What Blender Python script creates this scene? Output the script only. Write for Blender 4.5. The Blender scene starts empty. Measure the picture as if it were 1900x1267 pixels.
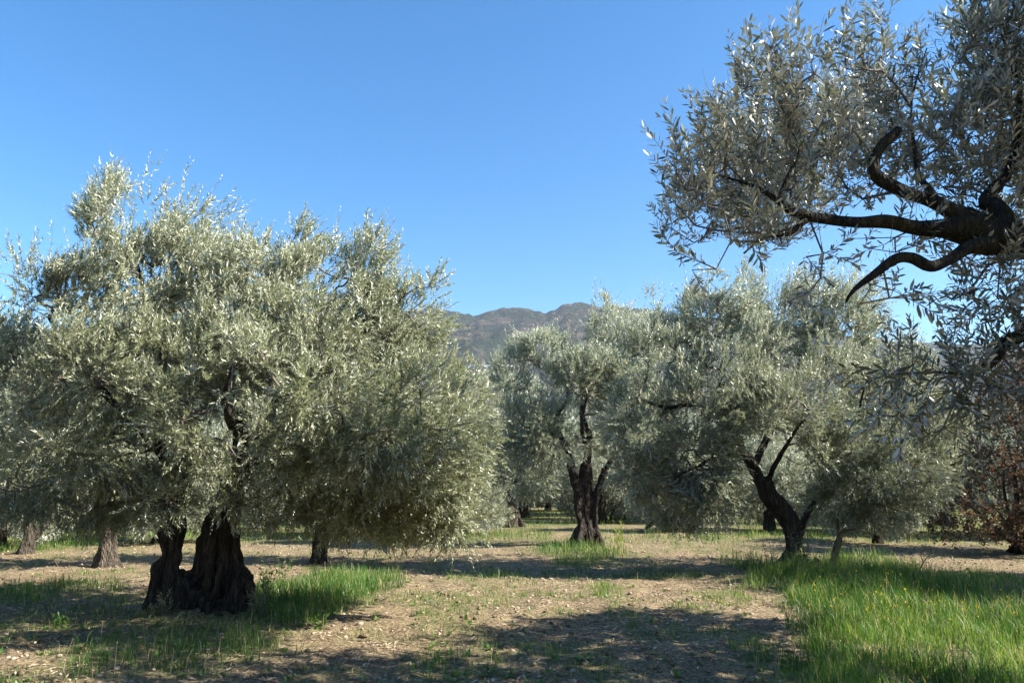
import bpy, math
import numpy as np
from mathutils import Vector

S = bpy.context.scene
COL = S.collection
R = math.radians

# ------------------------------------------------------------------ camera
F_PX, CX, CY = 1372.0, 950.0, 633.5          # focal length and centre for a 1900 px wide frame
PITCH = math.atan(267.0 / F_PX)
CAM_Z = 1.6
cd = bpy.data.cameras.new('camera')
cam = bpy.data.objects.new('camera', cd)
COL.objects.link(cam)
cam.location = (0, 0, CAM_Z)
cam.rotation_euler = (math.pi / 2 + PITCH, 0, 0)
cd.sensor_width = 36.0
cd.lens = 36.0 * F_PX / 1900.0
cd.clip_start = 0.05
cd.clip_end = 20000
S.camera = cam

# ------------------------------------------------------------------ sky, sun, exposure
SUN_EL, SUN_AZ = R(37), R(103)                # azimuth clockwise from +Y (view direction)
w = bpy.data.worlds.new('World')
S.world = w
w.use_nodes = True
wn = w.node_tree
bg = wn.nodes['Background']
sky = wn.nodes.new('ShaderNodeTexSky')
sky.sky_type = 'NISHITA'
sky.sun_disc = False
sky.sun_elevation = SUN_EL
sky.sun_rotation = SUN_AZ
sky.altitude = 300
sky.air_density = 1.0
sky.dust_density = 0.3
sky.ozone_density = 2.0
hs = wn.nodes.new('ShaderNodeHueSaturation')
hs.inputs['Saturation'].default_value = 1.38
wn.links.new(sky.outputs[0], hs.inputs['Color'])
wn.links.new(hs.outputs[0], bg.inputs[0])
bg.inputs[1].default_value = 0.080
sd = bpy.data.lights.new('sun', 'SUN')
sun = bpy.data.objects.new('sun', sd)
COL.objects.link(sun)
sd.energy = 5.0
sd.angle = R(0.53)
sd.color = (1.0, 0.93, 0.82)
to_sun = Vector((math.sin(SUN_AZ) * math.cos(SUN_EL), math.cos(SUN_AZ) * math.cos(SUN_EL), math.sin(SUN_EL)))
sun.rotation_euler = to_sun.to_track_quat('Z', 'Y').to_euler()
sun.location = (20, 0, 20)
S.view_settings.view_transform = 'Standard'
S.view_settings.look = 'None'
S.view_settings.exposure = 1.72
S.view_settings.gamma = 1.0
S.cycles.max_bounces = 4
S.cycles.diffuse_bounces = 2
S.cycles.glossy_bounces = 2
S.cycles.transmission_bounces = 3
S.cycles.volume_bounces = 0
S.cycles.transparent_max_bounces = 4

# ------------------------------------------------------------------ helpers
cp, sp = math.cos(PITCH), math.sin(PITCH)

def at(px, py, Y):
    """a place given by its sight line in the photograph and its distance Y along the ground"""
    u, v = (px - CX) / F_PX, (CY - py) / F_PX
    d = np.array([u, cp - v * sp, sp + v * cp])
    return np.array([0, 0, CAM_Z]) + d * (Y / d[1])

def hash3(ix, iy, iz, seed):
    h = (ix * 374761393 + iy * 668265263 + iz * 2147483647 + seed * 1274126177) & 0xffffffff
    h = ((h ^ (h >> 13)) * 1274126177) & 0xffffffff
    h = ((h ^ (h >> 16)) * 2246822519) & 0xffffffff
    return ((h ^ (h >> 15)) & 0xffffff) / float(0xffffff)

def noise(p, seed=0):
    """value noise 0..1 for an (n,3) array"""
    p = np.asarray(p, dtype=np.float64)
    i = np.floor(p).astype(np.int64)
    f = p - i
    f = f * f * (3 - 2 * f)
    out = 0
    for dx in (0, 1):
        for dy in (0, 1):
            for dz in (0, 1):
                wgt = (f[:, 0] if dx else 1 - f[:, 0]) * (f[:, 1] if dy else 1 - f[:, 1]) * (f[:, 2] if dz else 1 - f[:, 2])
                out = out + wgt * hash3(i[:, 0] + dx, i[:, 1] + dy, i[:, 2] + dz, seed)
    return out

def fbm(p, seed=0, octs=4):
    p = np.asarray(p, dtype=np.float64)
    a, s, t = 0.5, 0, 0
    for o in range(octs):
        s = s + a * noise(p * 2.0 ** o + 17.3 * o, seed + o)
        t += a
        a *= 0.5
    return s / t

def sstep(a, b, x):
    t = np.clip((x - a) / (b - a), 0, 1)
    return t * t * (3 - 2 * t)

def ground_z(x, y):
    """height of the grove floor"""
    x = np.asarray(x, dtype=np.float64); y = np.asarray(y, dtype=np.float64)
    sh = np.broadcast(x, y).shape
    x = np.broadcast_to(x, sh).ravel(); y = np.broadcast_to(y, sh).ravel()
    r = np.hypot(x, y)
    p = np.stack([x, y, 0 * x], 1)
    z = 0.10 * (fbm(p * 0.45, 5, 3) - 0.5)
    near = 1 - sstep(22, 45, r)
    z = z + near * 0.09 * (fbm(p * 2.3, 9, 3) - 0.5) + near * 0.055 * (fbm(p * 9.0, 11, 2) - 0.5)
    z = z + 0.10 * np.exp(-((x - 5.2) ** 2 / 3.0 + (y - 12.6) ** 2 / 5.0))      # mound of the leaning tree
    z = z + 0.06 * np.exp(-((x + 4.0) ** 2 / 2.0 + (y - 9.9) ** 2 / 2.0))
    z = z * (1 - sstep(300, 600, r))
    return z.reshape(sh)

def gpt(px, py):
    """ground point seen at a pixel"""
    u, v = (px - CX) / F_PX, (CY - py) / F_PX
    d = np.array([u, cp - v * sp, sp + v * cp])
    t = -CAM_Z / d[2]
    return np.array([d[0] * t, d[1] * t])

def mesh_obj(name, verts, faces, mat, parent=None, attrs=None, smooth=False):
    """ONE mesh object from numpy arrays; faces is an (n,k) array or a list of such arrays"""
    me = bpy.data.meshes.new(name)
    verts = np.ascontiguousarray(verts, dtype=np.float32).reshape(-1, 3)
    if not isinstance(faces, list):
        faces = [faces]
    faces = [np.asarray(f, dtype=np.int32) for f in faces if len(f)]
    loops = np.concatenate([f.ravel() for f in faces])
    totals = np.concatenate([np.full(len(f), f.shape[1], np.int32) for f in faces])
    starts = np.concatenate([[0], np.cumsum(totals)[:-1]]).astype(np.int32)
    me.vertices.add(len(verts)); me.vertices.foreach_set('co', verts.ravel())
    me.loops.add(len(loops)); me.loops.foreach_set('vertex_index', loops)
    me.polygons.add(len(totals)); me.polygons.foreach_set('loop_start', starts); me.polygons.foreach_set('loop_total', totals)
    if smooth:
        me.polygons.foreach_set('use_smooth', np.ones(len(totals), bool))
    for k, v in (attrs or {}).items():
        a = me.attributes.new(k, 'FLOAT', 'POINT')
        a.data.foreach_set('value', np.ascontiguousarray(v, dtype=np.float32))
    me.update(calc_edges=True)
    me.materials.append(mat)
    o = bpy.data.objects.new(name, me)
    COL.objects.link(o)
    if parent is not None:
        o.parent = parent
        o.matrix_parent_inverse.identity()
    return o

def tag(o, label=None, cat=None, group=None, kind=None):
    if label: o['label'] = label
    if cat: o['category'] = cat
    if group: o['group'] = group
    if kind: o['kind'] = kind
    return o

def empty(name, loc):
    o = bpy.data.objects.new(name, None)
    COL.objects.link(o)
    o.location = loc
    o.empty_display_size = 0.2
    return o

def unit(v):
    return v / np.maximum(np.linalg.norm(v, axis=-1, keepdims=True), 1e-9)

def perp(t):
    a = np.where(np.abs(t[..., 2:3]) > 0.9, np.array([1.0, 0, 0]), np.array([0, 0, 1.0]))
    return unit(np.cross(t, a))

# ------------------------------------------------------------------ materials
def new_mat(name):
    m = bpy.data.materials.new(name)
    m.use_nodes = True
    nt = m.node_tree
    return m, nt, nt.nodes['Principled BSDF'], nt.nodes['Material Output']

def nd(nt, t, **kw):
    n = nt.nodes.new(t)
    for k, v in kw.items():
        setattr(n, k, v)
    return n

def ramp(nt, src, stops):
    r = nd(nt, 'ShaderNodeValToRGB')
    e = r.color_ramp.elements
    while len(e) < len(stops): e.new(0.5)
    for i, (p, c) in enumerate(stops):
        e[i].position = p; e[i].color = (*c, 1)
    nt.links.new(src, r.inputs[0])
    return r.outputs[0]

def mixc(nt, fac, a, b, mode='MIX'):
    m = nd(nt, 'ShaderNodeMix', data_type='RGBA', blend_type=mode)
    if isinstance(fac, (int, float)): m.inputs[0].default_value = fac
    else: nt.links.new(fac, m.inputs[0])
    for i, c in ((6, a), (7, b)):
        if isinstance(c, tuple): m.inputs[i].default_value = (*c, 1)
        else: nt.links.new(c, m.inputs[i])
    return m.outputs[2]

def noise_tex(nt, scale, detail=4, rough=0.6, vec=None, dims='3D'):
    n = nd(nt, 'ShaderNodeTexNoise', noise_dimensions=dims)
    n.inputs['Scale'].default_value = scale
    n.inputs['Detail'].default_value = detail
    n.inputs['Roughness'].default_value = rough
    if vec is not None: nt.links.new(vec, n.inputs['Vector'])
    return n

def leaf_mat(name, tops, unders, trans, rough=0.42, tr=0.22, spec=0.5):
    """olive leaf: dark glossy upper side, silvery felted under side; each leaf its own tint"""
    m, nt, b, out = new_mat(name)
    at_ = nd(nt, 'ShaderNodeAttribute', attribute_name='tint')
    top = ramp(nt, at_.outputs['Fac'], [(0.0, tops[0]), (0.55, tops[1]), (1.0, tops[2])])
    und = ramp(nt, at_.outputs['Fac'], [(0.0, unders[0]), (0.6, unders[1]), (1.0, unders[2])])
    geo = nd(nt, 'ShaderNodeNewGeometry')
    col = mixc(nt, geo.outputs['Backfacing'], top, und)
    nt.links.new(col, b.inputs['Base Color'])
    b.inputs['Roughness'].default_value = rough
    b.inputs['Specular IOR Level'].default_value = spec
    t = nd(nt, 'ShaderNodeBsdfTranslucent')
    t.inputs[0].default_value = (*trans, 1)
    ms = nd(nt, 'ShaderNodeMixShader')
    ms.inputs[0].default_value = tr
    nt.links.new(b.outputs[0], ms.inputs[1]); nt.links.new(t.outputs[0], ms.inputs[2])
    nt.links.new(ms.outputs[0], out.inputs[0])
    return m

def bark_mat(name, dark, mid, light, scale=1.0, moss=0.0):
    m, nt, b, out = new_mat(name)
    tc = nd(nt, 'ShaderNodeTexCoord')
    mp = nd(nt, 'ShaderNodeMapping')
    mp.inputs['Scale'].default_value = (9 * scale, 9 * scale, 2.2 * scale)
    nt.links.new(tc.outputs['Object'], mp.inputs[0])
    n1 = noise_tex(nt, 2.2, 8, 0.65, mp.outputs[0])
    vo = nd(nt, 'ShaderNodeTexVoronoi', feature='DISTANCE_TO_EDGE')
    vo.inputs['Scale'].default_value = 3.2
    nt.links.new(mp.outputs[0], vo.inputs['Vector'])
    n2 = noise_tex(nt, 1.3 * scale, 3, 0.5, tc.outputs['Object'])
    c = ramp(nt, n1.outputs[0], [(0.28, dark), (0.5, mid), (0.75, light)])
    if moss:
        f = ramp(nt, n2.outputs[0], [(0.52, (0, 0, 0)), (0.68, (moss, moss, moss))])
        c = mixc(nt, f, c, (0.16, 0.13, 0.03))
    nt.links.new(c, b.inputs['Base Color'])
    b.inputs['Roughness'].default_value = 0.9
    b.inputs['Specular IOR Level'].default_value = 0.2
    mm = nd(nt, 'ShaderNodeMath', operation='MULTIPLY_ADD')
    nt.links.new(vo.outputs['Distance'], mm.inputs[0]); mm.inputs[1].default_value = 1.6
    nt.links.new(n1.outputs[0], mm.inputs[2])
    bp = nd(nt, 'ShaderNodeBump')
    bp.inputs['Strength'].default_value = 1.0
    bp.inputs['Distance'].default_value = 0.06
    nt.links.new(mm.outputs[0], bp.inputs['Height'])
    nt.links.new(bp.outputs[0], b.inputs['Normal'])
    return m

M_LEAF_YEL = leaf_mat('olive_leaf_yellowish', [(.085, .102, .045), (.205, .225, .125), (.36, .37, .225)],
                      [(.30, .32, .21), (.53, .545, .42), (.72, .72, .60)], (.35, .38, .17), rough=0.40, tr=.28, spec=.6)
M_LEAF_GREY = leaf_mat('olive_leaf_grey', [(.080, .096, .050), (.205, .230, .138), (.37, .39, .26)],
                       [(.32, .34, .26), (.58, .60, .49), (.77, .775, .68)], (.34, .37, .19), rough=0.40, tr=.26, spec=.6)
M_LEAF_NEAR = leaf_mat('olive_leaf_near', [(.036, .044, .024), (.130, .144, .092), (.30, .305, .21)],
                       [(.34, .35, .30), (.60, .60, .54), (.80, .79, .73)], (.22, .235, .12), rough=0.38, tr=.18, spec=.6)
M_OAK = leaf_mat('dry_oak_leaf', [(.055, .042, .028), (.105, .074, .048), (.18, .130, .080)],
                 [(.08, .055, .04), (.14, .095, .065), (.22, .16, .10)], (.25, .11, .03), rough=0.7, spec=0.2)
M_BRAMBLE = leaf_mat('bramble_leaf', [(.06, .075, .03), (.13, .12, .07), (.23, .19, .13)],
                     [(.10, .11, .06), (.18, .16, .11), (.27, .23, .17)], (.12, .13, .04), rough=0.7, spec=0.2)
M_HERB = leaf_mat('herb_leaf', [(.055, .12, .02), (.09, .17, .03), (.14, .22, .05)],
                  [(.08, .14, .04), (.12, .19, .05), (.17, .24, .08)], (.14, .26, .03), tr=0.3)
M_SPURGE = leaf_mat('spurge_leaf', [(.16, .24, .03), (.30, .36, .04), (.45, .46, .05)],
                    [(.16, .24, .03), (.30, .36, .04), (.42, .44, .06)], (.35, .40, .03), tr=0.3)
M_PETAL = leaf_mat('yellow_petal', [(.65, .42, .02), (.75, .52, .02), (.80, .62, .05)],
                   [(.6, .40, .02), (.7, .5, .02), (.75, .6, .05)], (.7, .5, .02), tr=0.3, spec=0.2)
M_BARK = bark_mat('olive_bark', (.012, .010, .008), (.044, .036, .030), (.135, .115, .095))
M_BARK_PALE = bark_mat('olive_bark_pale', (.030, .024, .019), (.095, .078, .062), (.24, .205, .165))
M_BARK_NEAR = bark_mat('olive_bark_lichen', (.010, .008, .007), (.030, .024, .020), (.10, .08, .06), 1.6, moss=0.3)
M_STUMP = bark_mat('lichen_stump', (.10, .08, .05), (.22, .18, .11), (.42, .34, .16), 2.0, moss=0.8)

def twig_mat():
    m, nt, b, out = new_mat('twig')
    tc = nd(nt, 'ShaderNodeTexCoord')
    n = noise_tex(nt, 6, 3, 0.5, tc.outputs['Object'])
    nt.links.new(ramp(nt, n.outputs[0], [(0.3, (.07, .058, .045)), (0.7, (.20, .175, .14))]), b.inputs['Base Color'])
    b.inputs['Roughness'].default_value = 0.85
    return m
M_TWIG = twig_mat()

def grass_mat():
    m, nt, b, out = new_mat('grass_blade')
    a = nd(nt, 'ShaderNodeAttribute', attribute_name='tint')
    c = ramp(nt, a.outputs['Fac'], [(0.0, (.032, .090, .020)), (0.38, (.075, .165, .030)), (0.70, (.145, .245, .050)), (0.87, (.23, .31, .09)), (1.0, (.44, .38, .20))])
    nt.links.new(c, b.inputs['Base Color'])
    b.inputs['Roughness'].default_value = 0.45
    b.inputs['Specular IOR Level'].default_value = 0.4
    t = nd(nt, 'ShaderNodeBsdfTranslucent')
    tcx = mixc(nt, 1.0, c, (1.7, 1.6, .9), 'MULTIPLY')
    nt.links.new(tcx, t.inputs[0])
    ms = nd(nt, 'ShaderNodeMixShader'); ms.inputs[0].default_value = 0.38
    nt.links.new(b.outputs[0], ms.inputs[1]); nt.links.new(t.outputs[0], ms.inputs[2])
    nt.links.new(ms.outputs[0], out.inputs[0])
    return m
M_GRASS = grass_mat()

def straw_mat():
    m, nt, b, out = new_mat('dry_straw')
    a = nd(nt, 'ShaderNodeAttribute', attribute_name='tint')
    nt.links.new(ramp(nt, a.outputs['Fac'], [(0.0, (.09, .06, .04)), (0.5, (.24, .17, .105)), (1.0, (.52, .42, .29))]), b.inputs['Base Color'])
    b.inputs['Roughness'].default_value = 0.8
    return m
M_STRAW = straw_mat()

def stone_mat():
    m, nt, b, out = new_mat('limestone')
    tc = nd(nt, 'ShaderNodeTexCoord')
    n = noise_tex(nt, 9, 5, 0.6, tc.outputs['Object'])
    n2 = noise_tex(nt, 3, 1, 0.6, tc.outputs['Object'])
    c = ramp(nt, n.outputs[0], [(0.3, (.28, .22, .155)), (0.7, (.48, .40, .30))])
    c = mixc(nt, n2.outputs[0], c, (.30, .22, .16))
    nt.links.new(c, b.inputs['Base Color'])
    b.inputs['Roughness'].default_value = 0.85
    bp = nd(nt, 'ShaderNodeBump'); bp.inputs['Strength'].default_value = 0.5; bp.inputs['Distance'].default_value = 0.01
    nt.links.new(n.outputs[0], bp.inputs['Height']); nt.links.new(bp.outputs[0], b.inputs['Normal'])
    return m
M_STONE = stone_mat()

def ground_mat():
    m, nt, b, out = new_mat('grove_soil')
    tc = nd(nt, 'ShaderNodeTexCoord')
    o = tc.outputs['Object']
    big = noise_tex(nt, 0.35, 4, 0.55, o)
    mid = noise_tex(nt, 2.2, 6, 0.65, o)
    fine = noise_tex(nt, 26, 6, 0.7, o)
    soil = ramp(nt, fine.outputs[0], [(0.30, (.045, .031, .018)), (0.46, (.145, .104, .062)), (0.58, (.29, .222, .140)), (0.74, (.50, .42, .295))])
    straw = ramp(nt, fine.outputs[0], [(0.30, (.075, .055, .028)), (0.5, (.25, .192, .110)), (0.74, (.52, .43, .28))])
    c = mixc(nt, ramp(nt, mid.outputs[0], [(0.42, (0, 0, 0)), (0.6, (1, 1, 1))]), soil, straw)
    a = nd(nt, 'ShaderNodeAttribute', attribute_name='green')
    gf = nd(nt, 'ShaderNodeMath', operation='MULTIPLY')
    nt.links.new(a.outputs['Fac'], gf.inputs[0])
    nt.links.new(ramp(nt, mid.outputs[0], [(0.30, (1, 1, 1)), (0.75, (.25, .25, .25))]), gf.inputs[1])
    green = ramp(nt, fine.outputs[0], [(0.3, (.045, .075, .02)), (0.7, (.14, .18, .05))])
    c = mixc(nt, gf.outputs[0], c, green)
    nt.links.new(c, b.inputs['Base Color'])
    b.inputs['Roughness'].default_value = 0.95
    b.inputs['Specular IOR Level'].default_value = 0.15
    f2 = noise_tex(nt, 60, 5, 0.7, o)
    ad = nd(nt, 'ShaderNodeMath', operation='MULTIPLY_ADD')
    nt.links.new(f2.outputs[0], ad.inputs[0]); ad.inputs[1].default_value = 0.5; nt.links.new(fine.outputs[0], ad.inputs[2])
    bp = nd(nt, 'ShaderNodeBump'); bp.inputs['Strength'].default_value = 0.8; bp.inputs['Distance'].default_value = 0.05
    nt.links.new(ad.outputs[0], bp.inputs['Height']); nt.links.new(bp.outputs[0], b.inputs['Normal'])
    return m

def hill_mat():
    m, nt, b, out = new_mat('hill_scrub')
    tc = nd(nt, 'ShaderNodeTexCoord')
    o = tc.outputs['Object']
    n1 = noise_tex(nt, 0.012, 6, 0.6, o)
    n2 = noise_tex(nt, 0.10, 4, 0.7, o)
    a = nd(nt, 'ShaderNodeAttribute', attribute_name='wood_and_shade')
    c = ramp(nt, n1.outputs[0], [(0.34, (.018, .027, .016)), (0.46, (.042, .043, .030)), (0.57, (.080, .066, .050)), (0.70, (.17, .140, .105))])
    d = ramp(nt, n2.outputs[0], [(0.38, (.25, .27, .27)), (0.62, (1.5, 1.45, 1.4))])
    c = mixc(nt, 1.0, c, d, 'MULTIPLY')
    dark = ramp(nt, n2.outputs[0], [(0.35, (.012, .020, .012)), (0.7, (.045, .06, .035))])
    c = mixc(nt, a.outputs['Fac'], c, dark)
    a2 = nd(nt, 'ShaderNodeAttribute', attribute_name='rock')
    c = mixc(nt, a2.outputs['Fac'], c, (.38, .33, .28))
    nt.links.new(c, b.inputs['Base Color'])
    b.inputs['Roughness'].default_value = 1.0
    b.inputs['Specular IOR Level'].default_value = 0.0
    bp = nd(nt, 'ShaderNodeBump'); bp.inputs['Strength'].default_value = 1.0; bp.inputs['Distance'].default_value = 16.0
    nt.links.new(n2.outputs[0], bp.inputs['Height']); nt.links.new(bp.outputs[0], b.inputs['Normal'])
    return m

def concrete_mat():
    m, nt, b, out = new_mat('pale_concrete')
    tc = nd(nt, 'ShaderNodeTexCoord')
    n = noise_tex(nt, 0.8, 4, 0.6, tc.outputs['Object'])
    nt.links.new(ramp(nt, n.outputs[0], [(0.3, (.42, .41, .39)), (0.7, (.55, .54, .51))]), b.inputs['Base Color'])
    b.inputs['Roughness'].default_value = 0.8
    return m
M_CONC = concrete_mat()

# ------------------------------------------------------------------ grass zones (x, y, radius x, radius y, weight, height)
def zone(px0, py0, px1, py1, wgt, h):
    a, b_ = gpt(px0, py1), gpt(px1, py0)
    xm0, xm1 = (px0 - CX) / F_PX, (px1 - CX) / F_PX
    ym = 0.5 * (a[1] + b_[1])
    return (0.5 * (xm0 + xm1) * ym * 0.96, ym, 0.5 * (xm1 - xm0) * ym, max(0.25, 0.5 * abs(b_[1] - a[1])), wgt, h)

ZONES = [
    zone(475, 1062, 745, 1165, 1.0, 0.22), zone(480, 1075, 620, 1160, .8, 0.30),
    zone(130, 1160, 560, 1290, .62, 0.18),
    zone(985, 1005, 1175, 1052, 1.0, 0.26), zone(820, 968, 1025, 1002, .9, 0.24), zone(900, 960, 1010, 985, .8, 0.3),
    zone(1095, 945, 1215, 972, .8, 0.3), zone(1185, 968, 1335, 992, .8, .25), zone(-40, 992, 240, 1030, .95, 0.25),
    zone(-30, 1075, 210, 1130, .6, 0.2), zone(770, 1105, 900, 1175, .42, 0.10), zone(1085, 1082, 1155, 1120, .6, 0.14),
    zone(1125, 1120, 1210, 1200, .42, 0.12), zone(1370, 1190, 1470, 1290, .5, 0.14), zone(1340, 1030, 1440, 1085, .8, 0.32),
    zone(560, 1045, 760, 1090, .45, 0.16), zone(800, 1055, 1020, 1095, .4, 0.14), zone(1310, 1000, 1420, 1020, .45, 0.15),
    zone(1600, 985, 1900, 1010, .5, .15), zone(1700, 1060, 1950, 1100, .5, .16), zone(700, 1190, 980, 1290, .45, 0.12),
    zone(20, 985, 420, 1000, .6, .2), zone(430, 985, 620, 1010, .45, .18),
]
LUSH = [gpt(*p) for p in ((1385, 1078), (1470, 1050), (1540, 1022), (1640, 1030), (1730, 1085), (1960, 1135), (2150, 1300), (1960, 1350), (1500, 1350), (1475, 1230), (1500, 1150), (1430, 1105))]

def in_poly(x, y, poly):
    c = np.zeros(x.shape, bool)
    n = len(poly)
    for i in range(n):
        x0, y0 = poly[i]; x1, y1 = poly[(i + 1) % n]
        k = ((y0 > y) != (y1 > y)) & (x < (x1 - x0) * (y - y0) / (y1 - y0 + 1e-12) + x0)
        c ^= k
    return c

def grass_field(x, y):
    """(cover 0..1, blade height) on the floor"""
    p = np.stack([x, y, 0 * x], 1)
    e = fbm(p * 1.6, 31, 3) - 0.5
    cov = np.zeros(x.shape); hgt = np.full(x.shape, 0.07)
    for (cx, cy, rx, ry, wg, h) in ZONES:
        d = np.hypot((x - cx) / rx, (y - cy) / ry) + e * 0.9
        v = wg * (1 - sstep(0.65, 1.1, d))
        hgt = np.where(v > cov, h * (0.55 + 0.45 * (1 - np.clip(d, 0, 1))), hgt)
        cov = np.maximum(cov, v)
    jit = 1.3 * e + 0.9 * (noise(p * 37, 35) - 0.5)
    lu = in_poly(x + jit, y + jit, LUSH)
    cov = np.where(lu, 1.0, cov)
    hl = 0.175 + 0.16 * np.exp(-((x - 5.6) ** 2 / 1.6 + (y - 12.2) ** 2 / 4.0))
    cl = fbm(p * 2.2, 33, 2)
    hgt = np.where(lu, hl * (0.45 + 0.7 * sstep(.3, .7, cl) + 0.5 * e), hgt)
    cov = np.where(lu, 0.40 + 0.60 * sstep(.30, .55, cl), cov)

    base = 0.5 * sstep(0.45, 0.64, fbm(p * 1.3, 47, 3)) + 0.9 * sstep(20, 26, y) * sstep(0.38, 0.54, fbm(p * np.array([.16, .35, 1]), 49, 3))
    hgt = np.where(base > cov, 0.06 + 0.16 * sstep(20, 26, y), hgt)
    return np.clip(np.maximum(cov, base), 0, 1), hgt

# ------------------------------------------------------------------ ground
def build_ground():
    th = np.concatenate([np.linspace(-math.pi, R(-42), 30, endpoint=False), np.linspace(R(-42), R(42), 330, endpoint=False), np.linspace(R(42), math.pi, 30)])
    rr = np.concatenate([np.linspace(0.3, 5.5, 14, endpoint=False), np.linspace(5.5, 16, 115, endpoint=False), np.geomspace(16, 60, 50, endpoint=False), np.geomspace(60, 4600, 24)])
    T, Q = np.meshgrid(th, rr)
    x = (Q * np.sin(T)).ravel(); y = (Q * np.cos(T)).ravel()
    z = ground_z(x, y)
    cov, _ = grass_field(x, y)
    nt_, nr = len(th), len(rr)
    i = np.arange((nr - 1) * (nt_ - 1)).reshape(nr - 1, nt_ - 1)
    r0, c0 = np.divmod(i.ravel(), nt_ - 1)
    a = r0 * nt_ + c0
    f = np.stack([a, a + nt_, a + nt_ + 1, a + 1], 1)
    o = mesh_obj('ground', np.stack([x, y, z], 1), f[:, ::-1], ground_mat(), attrs={'green': cov * 0.85}, smooth=True)
    tag(o, kind='structure')
build_ground()

# ------------------------------------------------------------------ hills
def build_hills():
    prof = [(-1600, 680), (-700, 650), (-200, 628), (0, 618), (120, 608), (300, 600), (500, 592), (700, 582), (800, 572), (835, 574), (880, 584), (905, 579),
            (935, 571), (975, 571), (995, 577), (1012, 581), (1030, 574), (1048, 564), (1075, 560), (1095, 564), (1112, 571), (1150, 571),
            (1200, 574), (1260, 585), (1400, 600), (1560, 622), (1700, 636), (1900, 640), (2300, 640), (3500, 690)]
    YC = 2400.0
    cr = np.array([at(px, py, YC) for px, py in prof])
    xs = np.concatenate([np.linspace(-3600, -500, 55, endpoint=False), np.linspace(-500, 700, 190, endpoint=False), np.linspace(700, 3600, 55)])
    ys = np.concatenate([np.linspace(420, 1400, 32, endpoint=False), np.linspace(1400, 2600, 105, endpoint=False), np.linspace(2600, 3400, 10)])
    X, Y = np.meshgrid(xs, ys)
    u = X / Y                                                    # slopes fan out of the valley floor
    crest = np.interp(u * YC, cr[:, 0], cr[:, 2])
    t = np.clip((Y - 420) / (YC - 420), 0, 1)
    p = np.stack([X.ravel(), Y.ravel(), 0 * X.ravel()], 1)
    gul = (np.abs(fbm(p * np.array([0.0045, 0.0018, 1]), 71, 4) - 0.5) * 2).reshape(X.shape)
    rough = (fbm(p * 0.02, 77, 4) - 0.5).reshape(X.shape)
    rough2 = (fbm(p * 0.055, 79, 3) - 0.5).reshape(X.shape)
    Z = crest * t ** 1.35
    Z = Z - 120 * gul * np.sin(np.pi * t) ** .8 + 44 * rough * np.sin(np.pi * t) + 16 * rough2 + 7 * rough
    # a spur with a rocky lip above a ravine painted dark as shade, running down to the left
    P0, P1 = np.array(at(1092, 575, 2330)[:2]), np.array(at(905, 668, 1650)[:2])
    d = unit(P1 - P0); L = np.linalg.norm(P1 - P0)
    rx, ry = X - P0[0], Y - P0[1]
    s = rx * d[0] + ry * d[1]
    q = rx * (-d[1]) + ry * d[0] + 14 * rough                    # distance to the side of the spur line
    side = -q if (-d[1]) < 0 else q
    on = sstep(-120, 40, s) * (1 - sstep(L - 100, L + 150, s))
    Z = Z + on * (16 * sstep(-8, 22, side) * np.exp(-np.clip(side, 0, 1e9) / 260) - 30 * np.exp(-((side + 28) / 30) ** 2))
    wood_and_shade = on * np.exp(-((side + 20) / 26) ** 2) * 0.95  # dark belt: the spur's shade painted into the ravine as woodland colour
    wood_and_shade = np.maximum(wood_and_shade, sstep(0.57, 0.72, fbm(p * 0.006, 91, 4)).reshape(X.shape) * 0.8)
    rock = on * np.exp(-((side - 16) / 9) ** 2) * sstep(0.5, 0.62, fbm(p * 0.03, 97, 3).reshape(X.shape)) * (1 - sstep(0, 260, s))
    behind = np.clip((Y - YC) / 1800, 0, 1)
    Z = np.where(Y > YC, crest * (1 - behind ** 1.2) + 16 * rough2 + 7 * rough, Z)
    Z = np.where(t <= 0, -6.0, Z)
    n, mm = X.shape
    i = np.arange((n - 1) * (mm - 1)).reshape(n - 1, mm - 1)
    r0, c0 = np.divmod(i.ravel(), mm - 1)
    a = r0 * mm + c0
    f = np.stack([a, a + 1, a + mm + 1, a + mm], 1)
    o = mesh_obj('hills', np.stack([X.ravel(), Y.ravel(), Z.ravel()], 1), f, hill_mat(), attrs={'wood_and_shade': wood_and_shade.ravel(), 'rock': rock.ravel()}, smooth=True)
    tag(o, kind='structure')
build_hills()

def box(x0, x1, y0, y1, z0, z1):
    v = np.array([(x, y, z) for x in (x0, x1) for y in (y0, y1) for z in (z0, z1)], float)
    f = np.array([(0, 1, 3, 2), (4, 6, 7, 5), (0, 4, 5, 1), (2, 3, 7, 6), (0, 2, 6, 4), (1, 5, 7, 3)])
    return v, f

def boxes(name, lst, mat, parent):
    V, Fc, n = [], [], 0
    for b_ in lst:
        v, f = box(*b_); V.append(v); Fc.append(f + n); n += 8
    return mesh_obj(name, np.concatenate(V), np.concatenate(Fc), mat, parent)

def build_viaduct():
    c = at(918, 679, 800)
    t = tag(empty('road_viaduct', (c[0], c[1], 0)), 'pale concrete road viaduct crossing low in front of the hills', 'viaduct')
    z = c[2]
    boxes('deck', [(-40, 26, -5, 5, z - 3.4, z - 1.6)], M_CONC, t)
    boxes('parapet', [(-40, 26, -5.4, -5.02, z - 2.0, z + .2)], M_CONC, t)
    boxes('parapet', [(-40, 26, 5.02, 5.4, z - 2.0, z + .2)], M_CONC, t)
    for x in (-33, -8, 18):
        boxes('pier', [(x - 1.5, x + 1.5, -3, 3, -6, z - 3.42)], M_CONC, t)
build_viaduct()

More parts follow.
